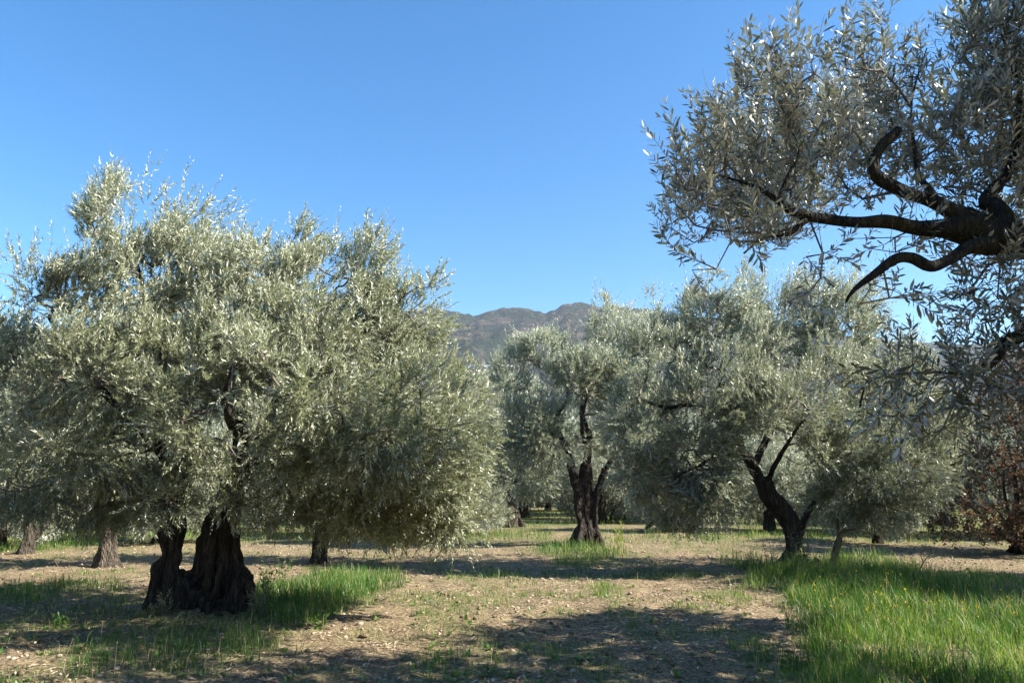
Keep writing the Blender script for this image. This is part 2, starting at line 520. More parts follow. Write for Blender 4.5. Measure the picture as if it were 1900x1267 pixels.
# ------------------------------------------------------------------ wood: tubes
def catmull(P, step):
    P = np.asarray(P, float)
    Q = np.vstack([2 * P[0] - P[1], P, 2 * P[-1] - P[-2]])
    out = []
    for i in range(1, len(Q) - 2):
        p0, p1, p2, p3 = Q[i - 1], Q[i], Q[i + 1], Q[i + 2]
        n = max(2, int(np.linalg.norm((p2 - p1)[:3]) / step))
        t = np.linspace(0, 1, n, endpoint=False)[:, None]
        out.append(0.5 * (2 * p1 + (p2 - p0) * t + (2 * p0 - 5 * p1 + 4 * p2 - p3) * t ** 2 + (3 * p1 - p0 - 3 * p2 + p3) * t ** 3))
    out.append(P[-1:])
    r = np.vstack(out)
    r[:, 3] = np.maximum(r[:, 3], 0.004)
    return r

def tube(path, sides, rng, knob=0.12, wob=0.0, step=0.06):
    """closed tapered tube along (x,y,z,r) control points"""
    C = catmull(path, step)
    n = len(C)
    if wob:
        sd = int(rng.integers(1000))
        for k in range(3):
            C[1:-1, k] += wob * (noise(np.stack([C[1:-1, 2] * 4 + 3.1 * k, C[1:-1, 0] * 4, C[1:-1, 1] * 4], 1), sd + k) - 0.5)
    T = np.gradient(C[:, :3], axis=0)
    T = unit(T)
    a = perp(T[0])
    A = []
    for t in T:
        a = unit(a - t * np.dot(a, t)); A.append(a)
    A = np.array(A); B = np.cross(T, A)
    ph = np.linspace(0, 2 * math.pi, sides, endpoint=False)
    dirs = A[:, None] * np.cos(ph)[None, :, None] + B[:, None] * np.sin(ph)[None, :, None]
    base = C[:, None, :3] + dirs * C[:, None, 3:4]
    nn = fbm(base.reshape(-1, 3) * 7 + 5, int(rng.integers(1000)), 3).reshape(n, sides) - 0.5
    V = C[:, None, :3] + dirs * (C[:, 3:4] * (1 + 2 * knob * nn))[..., None]
    V = V.reshape(-1, 3)
    i = np.arange(n - 1)[:, None] * sides; j = np.arange(sides)[None]
    f = np.stack([i + j, i + (j + 1) % sides, i + sides + (j + 1) % sides, i + sides + j], -1).reshape(-1, 4)
    m = len(V)
    V = np.vstack([V, C[0, :3], C[-1, :3] + T[-1] * C[-1, 3] * 0.4])
    k = np.arange(sides)
    tri = np.vstack([np.stack([(k + 1) % sides, k, np.full(sides, m)], 1), np.stack([(n - 1) * sides + k, (n - 1) * sides + (k + 1) % sides, np.full(sides, m + 1)], 1)])
    return V, f, tri, C

def merge(parts):
    V, Q, Tt, n = [], [], [], 0
    for v, q, t in parts:
        V.append(v); Q.append(q + n); Tt.append(t + n); n += len(v)
    return np.concatenate(V), [np.concatenate(Q), np.concatenate(Tt)]

def trunk_mesh(stems, voxel, rng, mat, parent, furrow=0.06):
    """stems fused into one gnarled body"""
    parts = [tube(s, 16, rng, 0.10, 0.05, 0.08)[:3] for s in stems]
    V, Fc = merge(parts)
    o = mesh_obj('trunk', V, Fc, mat)
    md = o.modifiers.new('fuse', 'REMESH')
    md.mode = 'VOXEL'; md.voxel_size = voxel; md.use_smooth_shade = True
    sm = o.modifiers.new('soft', 'SMOOTH'); sm.factor = 0.6; sm.iterations = 3
    dg = bpy.context.evaluated_depsgraph_get()
    me = bpy.data.meshes.new_from_object(o.evaluated_get(dg))
    old = o.data
    o.modifiers.clear(); o.data = me
    bpy.data.meshes.remove(old)
    me.name = 'trunk'
    n = len(me.vertices)
    co = np.empty(n * 3, np.float32); me.vertices.foreach_get('co', co); co = co.reshape(-1, 3).astype(np.float64)
    no = np.empty(n * 3, np.float32); me.vertices.foreach_get('normal', no); no = no.reshape(-1, 3)
    sd = int(rng.integers(1000))
    f1 = np.abs(fbm(co * np.array([5.5, 5.5, 0.9]), sd, 3) - 0.5) * 2
    f2 = fbm(co * np.array([14, 14, 4.0]), sd + 5, 3) - 0.5
    f3 = fbm(co * 3.0, sd + 9, 2) - 0.5
    low = 1 - sstep(0.0, 1.6, co[:, 2])
    dsp = (-(1 - f1) ** 2 * furrow * (0.8 + 0.9 * low) + 0.5 * furrow + 0.6 * furrow * f2 + 1.2 * furrow * f3)
    co = co + no * dsp[:, None]
    me.vertices.foreach_set('co', co.astype(np.float32).ravel())
    me.polygons.foreach_set('use_smooth', np.ones(len(me.polygons), bool))
    if not me.materials: me.materials.append(mat)
    me.update()
    o.parent = parent
    return o

# ------------------------------------------------------------------ foliage
def grow(limbs, lobes, n_shoots, rng, wind=(0.25, 0, 0), gap=0.36, back=1.0, top_up=0.65, gapf=1.5, outw=0.5, link=0.45, clump=1.5, thick=0.03):
    """shoots (start, direction, length) filling the lobes and the branch network that carries them.
    limbs: list of sampled (x,y,z,r) arrays.  lobes: (centre, radii, weight)"""
    C = np.array([l[0] for l in lobes]); Rr = np.array([l[1] for l in lobes])
    W = np.array([l[2] for l in lobes]) * (Rr.prod(1) ** (2 / 3))
    W = W / W.sum()
    pts, nrm = [], []
    got = 0
    zmin, zmax = (C[:, 2] - Rr[:, 2]).min(), (C[:, 2] + Rr[:, 2]).max()
    sd = int(rng.integers(1000))
    while got < n_shoots:
        m = int(n_shoots * 1.6)
        k = rng.choice(len(C), m, p=W)
        d = unit(rng.normal(size=(m, 3)))
        bump = 0.46 + 1.04 * fbm((C[k] + Rr[k] * d) * 2.1, sd, 2)
        rad = np.clip(1 - np.abs(rng.normal(0, 0.26, m)), 0.15, 1) * bump
        p = C[k] + Rr[k] * d * rad[:, None]
        nn = unit(d / Rr[k])
        q = np.linalg.norm((p[:, None] - C[None]) / Rr[None], axis=2)
        q[np.arange(m), k] = 9
        deep = q.min(1)
        keep = rng.random(m) < np.where(deep < 0.65, 0.22, 1.0)
        g = 0.55 * fbm(p * gapf, sd + 3, 3) + 0.45 * fbm(p * gapf * 2.6, sd + 7, 2)
        keep &= rng.random(m) < sstep(gap - 0.06, gap + 0.12, g)
        if back < 1:
            keep &= rng.random(m) < np.where(nn[:, 1] > 0.45, back, 1.0)
        keep &= p[:, 2] > 0.4
        pts.append(p[keep]); nrm.append(nn[keep]); got += keep.sum()
    P = np.concatenate(pts)[:n_shoots]; N = np.concatenate(nrm)[:n_shoots]
    h = (P[:, 2] - zmin) / (zmax - zmin)
    upb = -0.12 + (top_up + 0.12) * sstep(0.08, 0.65, h) + 0.2 * N[:, 2]
    D = outw * N + np.array([0, 0, 1.0]) * upb[:, None] + np.array(wind) * (0.4 + h)[:, None] + rng.normal(0, 0.33, (n_shoots, 3))
    cv = np.stack([noise(P * 1.9 + 9.1 * k_, sd + 20 + k_) - 0.5 for k_ in range(3)], 1)
    D = unit(unit(D) + clump * cv)                               # neighbouring shoots lean together
    out = sstep(0.75, 1.05, np.linalg.norm((P[:, None] - C[None]) / Rr[None], axis=2).min(1))
    Ls = rng.uniform(0.17, 0.36, n_shoots) * (1 + 0.75 * sstep(0.5, 1.0, h) * np.clip(N[:, 2] + 0.3, 0, 1) * out)
    whip = (rng.random(n_shoots) < 0.22) & (h > 0.45) & (N[:, 2] > 0.05) & (out > 0.3)
    Ls = np.where(whip, Ls * rng.uniform(1.15, 1.6, n_shoots), Ls)
    D = unit(np.where(whip[:, None], D + np.array([0.12, 0, 0.7]), D))
    weep = (rng.random(n_shoots) < 0.12) & (h < 0.26) & (P[:, 2] > 0.75)
    Ls = np.where(weep, Ls * rng.uniform(1.1, 1.8, n_shoots), Ls)
    D = unit(np.where(weep[:, None], D + np.array([0, 0, -0.8]), D))
    # branch network
    nodes = np.concatenate([l[:, :3] for l in limbs]); 
    npos = [nodes]; par = np.full(len(nodes), -1); plen = np.concatenate([np.linspace(0, 1.2, len(l)) for l in limbs])
    K = max(60, n_shoots // (6 if n_shoots < 8000 else 9))
    pick = rng.choice(n_shoots, K, replace=False)
    tgt = P[pick] - D[pick] * 0.06
    dist = np.array([np.min(((nodes - t) ** 2).sum(1)) for t in tgt])
    tgt = tgt[np.argsort(dist)]
    cap = len(nodes) + K * 12
    A = np.empty((cap, 3)); A[:len(nodes)] = nodes
    PL = np.empty(cap); PL[:len(nodes)] = plen
    PA = np.full(cap, -1); cnt = len(nodes); n0 = cnt
    DR = np.zeros((cap, 3)); DR[:n0] = np.array([0, 0, 0.5])
    for t in tgt:
        d = np.sqrt(((A[:cnt] - t) ** 2).sum(1))
        j = int(np.argmin(d + 0.22 * PL[:cnt]))
        ds = d[j]
        ns = int(min(11, max(1, round(ds / 0.16))))
        c = A[j] + DR[j] * ds * 0.35 + (t - A[j]) * 0.35 + rng.normal(0, 0.06 * ds, 3)
        pv = j
        for s in range(1, ns + 1):
            u = s / ns
            q = (1 - u) ** 2 * A[j] + 2 * u * (1 - u) * c + u * u * t + (rng.normal(0, 0.012, 3) if s < ns else 0)
            A[cnt] = q; PA[cnt] = pv
            PL[cnt] = PL[pv] + np.linalg.norm(q - A[pv]); DR[cnt] = unit(q - A[pv])
            pv = cnt; cnt += 1
    A, PA, DR = A[:cnt], PA[:cnt], DR[:cnt]
    # every other shoot hangs on the nearest node
    near = np.empty(n_shoots, int)
    for s in range(0, n_shoots, 400):
        near[s:s + 400] = np.argmin(((P[s:s + 400, None] - A[None]) ** 2).sum(2), 1)
    load = np.zeros(cnt); np.add.at(load, near, 1.0)
    for i in range(cnt - 1, n0 - 1, -1):
        load[PA[i]] += load[i]
    rad = np.minimum(0.0021 * np.maximum(load, 1) ** 0.44, thick)
    seg = np.arange(n0, cnt)
    lk = np.linalg.norm(P - A[near], axis=1) < link
    segs = (np.concatenate([A[PA[seg]], A[near][lk]]), np.concatenate([A[seg], P[lk]]),
            np.concatenate([np.minimum(rad[PA[seg]], rad[seg] * 1.5), np.full(lk.sum(), .0032)]), np.concatenate([rad[seg], np.full(lk.sum(), .0024)]))
    return P, D, Ls, segs

def prisms(a, b, ra, rb, sides=3):
    t = unit(b - a); u = perp(t); v = np.cross(t, u)
    ph = np.linspace(0, 2 * math.pi, sides, endpoint=False)
    d = u[:, None] * np.cos(ph)[None, :, None] + v[:, None] * np.sin(ph)[None, :, None]
    V = np.concatenate([a[:, None] + d * ra[:, None, None], (b + t * rb[:, None] * 0.6)[:, None] + d * rb[:, None, None]], 1)
    n = len(a)
    i = np.arange(n)[:, None] * 2 * sides; j = np.arange(sides)[None]
    f = np.stack([i + j, i + (j + 1) % sides, i + sides + (j + 1) % sides, i + sides + j], -1).reshape(-1, 4)
    return V.reshape(-1, 3), f

def leaf_frames(P, D, Ls, rng, pairs, size, spread=0.85, curl=0.12):
    """opposite leaf pairs along every shoot -> base, axis, normal, length, tint"""
    n = len(P); M = pairs
    t = (np.arange(M) + 0.6) / M
    t = np.clip(t[None] + rng.normal(0, 0.02, (n, M)), 0.02, 1)
    bend = unit(rng.normal(size=(n, 3))) * curl
    pos = P[:, None] + D[:, None] * (Ls[:, None] * t)[..., None] + bend[:, None] * (Ls[:, None] * t ** 2)[..., None]
    tan = unit(D[:, None] + 2 * bend[:, None] * t[..., None])
    u = perp(tan); v = np.cross(tan, u)
    ang = rng.uniform(0, 2 * math.pi, (n, 1)) + np.arange(M)[None] * (math.pi / 2) + rng.normal(0, 0.25, (n, M))
    sh = rng.normal(0, 0.5, (n, 1))
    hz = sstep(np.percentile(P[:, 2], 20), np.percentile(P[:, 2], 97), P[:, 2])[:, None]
    turned = 0.08 + 0.62 * hz ** 1.3                                    # breeze turns leaves silver side out, more toward the top to imitate sunlit crowns
    bare = np.where(rng.random((n, 1)) < 0.05, 0.02, 1.0)
    B, AX, NO, LN, TI = [], [], [], [], []
    for s in (0, math.pi):
        a = ang + s + rng.normal(0, 0.2, (n, M))
        pr = u * np.cos(a)[..., None] + v * np.sin(a)[..., None]
        th = spread * (1 - 0.55 * t ** 3) + rng.normal(0, 0.16, (n, M))
        ax = tan * np.cos(th)[..., None] + pr * np.sin(th)[..., None]
        no = tan * np.sin(th)[..., None] - pr * np.cos(th)[..., None]
        tw = rng.normal(0, 0.60, (n, M))
        tw = tw + math.pi * (rng.random((n, M)) < turned)
        no = no * np.cos(tw)[..., None] + np.cross(ax, no) * np.sin(tw)[..., None]
        ln = bare * size * rng.uniform(0.66, 1.22, (n, M)) * (0.72 + 0.5 * np.sin(math.pi * np.clip(t, 0, 0.97)))
        ti = np.clip(0.5 + 0.16 * sh + 0.14 * rng.normal(size=(n, M)) + 0.22 * (t - 0.5) + 0.34 * (hz - 0.5), 0, 1)  # upper leaves tinted lighter: sunlit crown tops put into the colour
        B.append(pos.reshape(-1, 3)); AX.append(ax.reshape(-1, 3)); NO.append(no.reshape(-1, 3)); LN.append(ln.ravel()); TI.append(ti.ravel())
    return [np.concatenate(k) for k in (B, AX, NO, LN, TI)]

def leaf_mesh(B, AX, NO, LN, TI, ratio=0.235, fine=False, slim=False):
    if slim:                                                     # far leaves: one slim face each
        sd_ = np.cross(AX, NO) * (LN * ratio * 0.42)[:, None]
        V = np.stack([B + sd_, B + AX * (LN * 1.05)[:, None], B - sd_], 1)
        f = np.arange(len(B) * 3).reshape(-1, 3)
        return V.reshape(-1, 3), f, np.repeat(TI, 3)
    side = np.cross(AX, NO)
    L = LN[:, None]; Wd = L * ratio * 0.5
    n = len(B)
    if not fine:
        mid = B + AX * L * 0.52
        lift = NO * L * 0.03
        V = np.stack([B, mid + side * Wd + lift, B + AX * L - NO * L * 0.03, mid - side * Wd + lift], 1)
        i = np.arange(n)[:, None] * 4
        f = np.concatenate([i + np.array([[0, 1, 2]]), i + np.array([[0, 2, 3]])])
        k = 4
    else:
        a = B + AX * L * 0.30; c = B + AX * L * 0.68 - NO * L * 0.015
        V = np.stack([B, a + side * Wd * .86, c + side * Wd * .92, B + AX * L - NO * L * 0.05, c - side * Wd * .92, a - side * Wd * .86], 1)
        i = np.arange(n)[:, None] * 6
        f = np.concatenate([i + np.array([[0, 1, 5]]), i + np.array([[1, 2, 4]]), i + np.array([[1, 4, 5]]), i + np.array([[2, 3, 4]])])
        k = 6
    return V.reshape(-1, 3), f, np.repeat(TI, k)

def olive(base, label, stems, limbs, lobes, n, seed, leaf=M_LEAF_GREY, bark=M_BARK, pairs=12, size=0.062, voxel=0.03,
          wind=(0.25, 0, 0), gap=0.36, back=0.6, top_up=0.65, furrow=0.05, sides=10, group='olive trees of the grove', name='olive_tree', spread=0.85, slim=False, ratio=0.25, shoots=False):
    rng = np.random.default_rng(seed)
    base = np.asarray(base, float)
    root = tag(empty(name, base), label, 'tree', group)
    loc = lambda path: [(p[0] - base[0], p[1] - base[1], p[2] - base[2], p[3]) for p in path]
    tk = trunk_mesh([loc(s) for s in stems], voxel, rng, bark, root, furrow)
    sk = []
    for s in stems:
        c = catmull(loc(s), 0.15); sk.append(c[int(len(c) * 0.6):])
    for l in limbs:
        v, q, t, c = tube(loc(l), sides, rng, 0.14, 0.05, 0.06)
        mesh_obj('limb', v, [q, t], bark, root, smooth=True)
        sk.append(c[::2])
    lb = [(np.asarray(c) - base, np.asarray(r, float), w_) for c, r, w_ in lobes]
    P, D, Ls, segs = grow(sk, lb, n, rng, wind, gap, back, top_up, link=0.0 if slim else 0.45)
    v1, f1 = prisms(*segs, sides=3)
    m = len(P) // 2 if shoots else 0 if slim else len(P)
    v2, f2 = prisms(P[:m], (P + D * Ls[:, None])[:m], np.full(m, .0022), np.full(m, .001), 3)
    tw = mesh_obj('twigs', np.concatenate([v1, v2]), np.concatenate([f1, f2 + len(v1)]), M_TWIG, root)
    tag(tw, kind='stuff')
    fr = leaf_frames(P, D, Ls, rng, pairs, size, spread)
    V, Fc, ti = leaf_mesh(*fr, ratio=ratio, slim=slim)
    cr = mesh_obj('crown', V, Fc, leaf, root, {'tint': ti})
    tag(cr, kind='stuff')
    return root

def L3(px, py, Y, rx, ry=None, rz=None, wgt=1.0):
    return (at(px, py, Y), (rx, ry or rx, rz or rx), wgt)

def P4(px, py, Y, r):
    return (*at(px, py, Y), r)

# ------------------------------------------------------------------ the big two-stemmed olive
Y1 = 9.9
tree_left = olive((*at(385, 1140, Y1)[:2], 0.0), 'broad old olive tree with two dark trunks rising from one wide gnarled base', [
    [P4(268, 1160, Y1, 0.112), P4(288, 1110, Y1, 0.160), P4(304, 1060, Y1, 0.160), P4(316, 1005, Y1, 0.140), P4(320, 955, Y1, 0.132), P4(332, 900, Y1, 0.120), P4(342, 850, Y1 + .1, 0.104)],
    [P4(345, 1165, Y1 - .1, 0.240), P4(345, 1110, Y1, 0.240), P4(330, 1060, Y1, 0.136)],
    [P4(425, 1170, Y1 + .1, 0.336), P4(412, 1110, Y1 + .1, 0.336), P4(400, 1050, Y1 + .1, 0.288), P4(400, 1000, Y1 + .1, 0.232), P4(415, 950, Y1 + .1, 0.192), P4(438, 905, Y1 + .1, 0.160), P4(462, 860, Y1 + .1, 0.136)],
    [P4(470, 1165, Y1, 0.160), P4(452, 1100, Y1, 0.176), P4(432, 1050, Y1 + .1, 0.160), P4(430, 990, Y1 + .1, 0.112)],
    [P4(240, 1172, Y1 - .2, 0.064), P4(290, 1135, Y1, 0.128), P4(345, 1105, Y1, 0.160)],
    [P4(500, 1172, Y1 - .1, 0.064), P4(462, 1140, Y1, 0.144), P4(420, 1100, Y1, 0.200)],
    [P4(380, 1172, Y1 - .5, 0.080), P4(385, 1130, Y1 - .2, 0.200), P4(390, 1090, Y1, 0.200)],
], [
    [P4(340, 860, Y1 + .1, .13), P4(345, 800, Y1 + .2, .11), P4(325, 730, Y1 + .3, .085), P4(290, 650, Y1 + .4, .06), P4(270, 560, Y1 + .4, .035), P4(255, 470, Y1 + .3, .015)],
    [P4(335, 890, Y1, .10), P4(290, 820, Y1 - .3, .08), P4(225, 760, Y1 - .5, .055), P4(150, 680, Y1 - .5, .035), P4(90, 590, Y1 - .4, .015)],
    [P4(455, 870, Y1 + .1, .16), P4(450, 790, Y1 + .1, .13), P4(430, 700, Y1, .10), P4(440, 600, Y1 - .1, .06), P4(460, 500, Y1, .025)],
    [P4(465, 865, Y1 + .1, .15), P4(520, 810, Y1 - .1, .12), P4(575, 770, Y1 - .3, .095), P4(640, 690, Y1 - .4, .065), P4(690, 590, Y1 - .3, .035), P4(700, 480, Y1 - .2, .015)],
    [P4(520, 812, Y1 - .1, .09), P4(600, 820, Y1 + .3, .075), P4(690, 800, Y1 + .3, .05), P4(780, 770, Y1 + .2, .03), P4(850, 790, Y1, .014)],
    [P4(465, 840, Y1, .09), P4(440, 800, Y1 - .8, .07), P4(420, 750, Y1 - 1.5, .045), P4(430, 680, Y1 - 1.9, .02)],
    [P4(560, 785, Y1 - .3, .06), P4(640, 830, Y1 - .9, .045), P4(720, 870, Y1 - 1.0, .025), P4(800, 910, Y1 - .8, .012)],
    [P4(470, 830, Y1 + .3, .09), P4(500, 770, Y1 + 1.0, .07), P4(540, 680, Y1 + 1.6, .04), P4(580, 590, Y1 + 1.8, .015)],
], [
    L3(265, 520, Y1 + .2, .95, 1.0, .85, 1.1), L3(205, 425, Y1 + .2, .42, .5, .50, .9), L3(345, 430, Y1 + .2, .45, .6, .45, .9), L3(120, 545, Y1 - .3, .58, .7, .38, .9),
    L3(440, 545, Y1 + .2, .85, 1.0, .62), L3(585, 530, Y1 + .1, .60, .8, .55), L3(690, 500, Y1 + .1, .34, .5, .62, .9), L3(760, 590, Y1, .50, .8, .50),
    L3(650, 640, Y1 - .2, 1.0, 1.1, .75), L3(790, 720, Y1, .72, .9, .65), L3(845, 820, Y1 - .2, .52, .7, .62), L3(860, 590, Y1, .16, .3, .12, .6), L3(820, 910, Y1 - .3, .48, .7, .42),
    L3(650, 830, Y1 - .5, .95, 1.1, .70), L3(720, 930, Y1 - .4, .60, .8, .38, .8), L3(590, 900, Y1 + .3, .55, .8, .40, .7),
    L3(440, 740, Y1 - 1.3, 1.15, .8, .75), L3(260, 690, Y1 - .7, .95, .9, .75), L3(150, 700, Y1 - .3, .75, .9, .70), 
    L3(230, 840, Y1 - .4, .80, .9, .45, .9), L3(110, 830, Y1 + .1, .75, .9, .60, .8), L3(420, 650, Y1 + 1.4, 1.6, 1.0, 1.0, .5), L3(650, 700, Y1 + 1.4, 1.2, .9, .9, .5), L3(230, 680, Y1 + 1.2, 1.2, .9, .9, .5),
    L3(700, 820, Y1 - 1.4, .8, .6, .55, 1.0), L3(800, 860, Y1 - 1.2, .45, .6, .5, 1.0), L3(560, 800, Y1 - 1.6, .8, .5, .5, .9), L3(230, 920, Y1 + .3, .8, .8, .30, .7), L3(840, 960, Y1 - .2, .35, .5, .28, 1.2), L3(700, 890, Y1, 1.0, .9, .5, 1.1), L3(780, 950, Y1 + .2, .6, .8, .35, 1.0), L3(470, 640, Y1 - .5, 1.0, .7, .6, .9), L3(850, 780, Y1 - 1.9, .30, .4, .30, .8), L3(760, 720, Y1 - 2.0, .36, .4, .30, .8), L3(700, 810, Y1 - 2.1, .38, .4, .30, .8), L3(590, 730, Y1 - 2.5, .42, .4, .30, .8), L3(640, 840, Y1 - 2.0, .34, .4, .25, .7), L3(480, 690, Y1 - 2.3, .42, .4, .32, .7), L3(390, 880, Y1 - .6, .65, .5, .26, .5), L3(300, 930, Y1 - .9, .30, .3, .16, .5), L3(450, 920, Y1 - .8, .35, .3, .18, .5), L3(530, 930, Y1 - .3, .45, .5, .28, .7), L3(60, 900, Y1 + .2, .6, .7, .35, .8), L3(150, 930, Y1 + .1, .6, .6, .22, .7), L3(20, 700, Y1 + .5, .55, .7, .8, .8), L3(620, 960, Y1 - .2, .4, .5, .22, .6), L3(640, 560, Y1, .5, .7, .4, .9), L3(560, 450, Y1 + .1, .14, .2, .26, .5), L3(625, 445, Y1 + .1, .10, .15, .22, .5), L3(470, 455, Y1, .16, .2, .24, .5), L3(270, 385, Y1 + .1, .16, .2, .28, .5), L3(805, 540, Y1, .14, .2, .22, .5), L3(205, 350, Y1 + .2, .12, .2, .25, .6), L3(880, 700, Y1, .25, .4, .3, .7),
], 20400, 11, M_LEAF_YEL, pairs=12, size=0.054, slim=True, ratio=.37, shoots=True, wind=(0.45, -0.05, 0.0), gap=0.49, back=0.45, furrow=0.14, voxel=.022, top_up=.9)

# ------------------------------------------------------------------ the leaning olive on the grassy mound
Y2 = 14.3
tree_right = olive((*at(1465, 1062, Y2)[:2], 0.0), 'olive tree with a curved leaning trunk standing in tall bright grass', [
    [P4(1450, 1085, Y2, 0.269), P4(1463, 1050, Y2, 0.224), P4(1472, 1015, Y2, 0.179), P4(1468, 980, Y2, 0.170), P4(1452, 950, Y2, 0.179), P4(1432, 925, Y2, 0.179), P4(1415, 898, Y2, 0.134), P4(1398, 868, Y2, 0.112), P4(1378, 838, Y2, 0.098)],
    [P4(1420, 1088, Y2 - .1, 0.081), P4(1450, 1055, Y2, 0.143), P4(1470, 1030, Y2, 0.162)],
    [P4(1500, 1085, Y2, 0.107), P4(1492, 1050, Y2, 0.143), P4(1478, 1020, Y2, 0.126)],
    [P4(1440, 940, Y2, 0.134), P4(1428, 905, Y2 - .1, 0.098), P4(1424, 885, Y2 - .1, 0.062)],
    [P4(1512, 1070, Y2 + .1, 0.126), P4(1514, 1046, Y2 + .1, 0.134), P4(1512, 1034, Y2 + .1, 0.072)],
], [
    [P4(1380, 842, Y2, 0.094), P4(1362, 800, Y2, 0.076), P4(1340, 765, Y2, 0.062), P4(1335, 710, Y2, 0.050), P4(1345, 640, Y2, 0.031), P4(1350, 560, Y2, 0.014)],
    [P4(1375, 850, Y2, 0.054), P4(1340, 848, Y2 - .3, 0.040), P4(1300, 860, Y2 - .5, 0.027), P4(1250, 890, Y2 - .6, 0.014)],
    [P4(1345, 775, Y2, 0.062), P4(1300, 750, Y2 - .4, 0.050), P4(1240, 755, Y2 - .6, 0.036), P4(1180, 740, Y2 - .5, 0.018)],
    [P4(1484, 1000, Y2 + .1, 0.062), P4(1497, 955, Y2 + .1, 0.062), P4(1525, 915, Y2 + .1, 0.054), P4(1545, 880, Y2 + .1, 0.045), P4(1580, 800, Y2, 0.031), P4(1610, 700, Y2, 0.014)],
    [P4(1398, 868, Y2, 0.072), P4(1430, 800, Y2 + .5, 0.062), P4(1470, 720, Y2 + .7, 0.045), P4(1490, 640, Y2 + .7, 0.022), P4(1500, 560, Y2 + .6, 0.010)],
    [P4(1545, 880, Y2 + .1, 0.040), P4(1610, 850, Y2 + .3, 0.031), P4(1680, 850, Y2 + .3, 0.014)],
    [P4(1425, 890, Y2, 0.054), P4(1450, 840, Y2 - .8, 0.040), P4(1490, 780, Y2 - 1.4, .02)],
], [
    L3(1330, 590, Y2, .85, 1.0, .60), L3(1370, 540, Y2, .35, .5, .35, .9), L3(1290, 565, Y2 + .2, .30, .4, .36, .8), L3(1450, 600, Y2 + .3, .85, 1.1, .70), L3(1560, 610, Y2 + .3, .75, 1.0, .75, .8),
    L3(1230, 680, Y2 - .2, .85, 1.0, .75), L3(1350, 710, Y2 - .6, 1.0, .9, .75), L3(1500, 730, Y2 - .5, 1.1, 1.0, .85), L3(1640, 710, Y2 + .2, .9, 1.1, .85, .8), L3(1600, 570, Y2 + .5, .35, .5, .5, .6), L3(1330, 530, Y2, .14, .2, .30, .5), L3(1420, 545, Y2, .16, .2, .30, .5), L3(1270, 560, Y2, .12, .2, .30, .5), L3(1500, 545, Y2 + .3, .15, .2, .28, .5), L3(1215, 600, Y2, .12, .2, .28, .5), L3(1160, 640, Y2, .25, .3, .35, .6),
    L3(1190, 790, Y2 - .3, .70, .9, .70), L3(1290, 860, Y2 - .6, .80, .8, .65), L3(1320, 930, Y2 - .5, .50, .6, .42, .9), L3(1230, 900, Y2 + .3, .55, .7, .55, .8),
    L3(1530, 840, Y2 - .9, .60, .6, .50, .8), L3(1600, 850, Y2 - .4, .95, .9, .80), L3(1690, 880, Y2 + .1, .75, .9, .70), L3(1560, 930, Y2, .60, .7, .35, .8), L3(1720, 780, Y2 + .3, .5, .8, .6, .8),
    L3(1400, 700, Y2 + 1.6, 1.8, 1.0, 1.2, .4), L3(1590, 760, Y2 + 1.6, 1.4, .9, 1.2, .4),
    L3(1290, 790, Y2 - .9, .8, .6, .6, .9), L3(1430, 750, Y2 - 1.2, .8, .6, .5, .8), L3(1180, 880, Y2 - .2, .5, .7, .5, .9), L3(1270, 940, Y2 - .3, .5, .6, .32, .8), L3(1640, 940, Y2, .7, .7, .35, .8), L3(1400, 640, Y2 - .5, 1.0, .7, .6, .9),
], 16800, 23, M_LEAF_GREY, pairs=11, size=0.058, slim=True, ratio=.38, shoots=True, wind=(0.32, -0.05, 0), gap=0.48, back=0.45, top_up=.9)

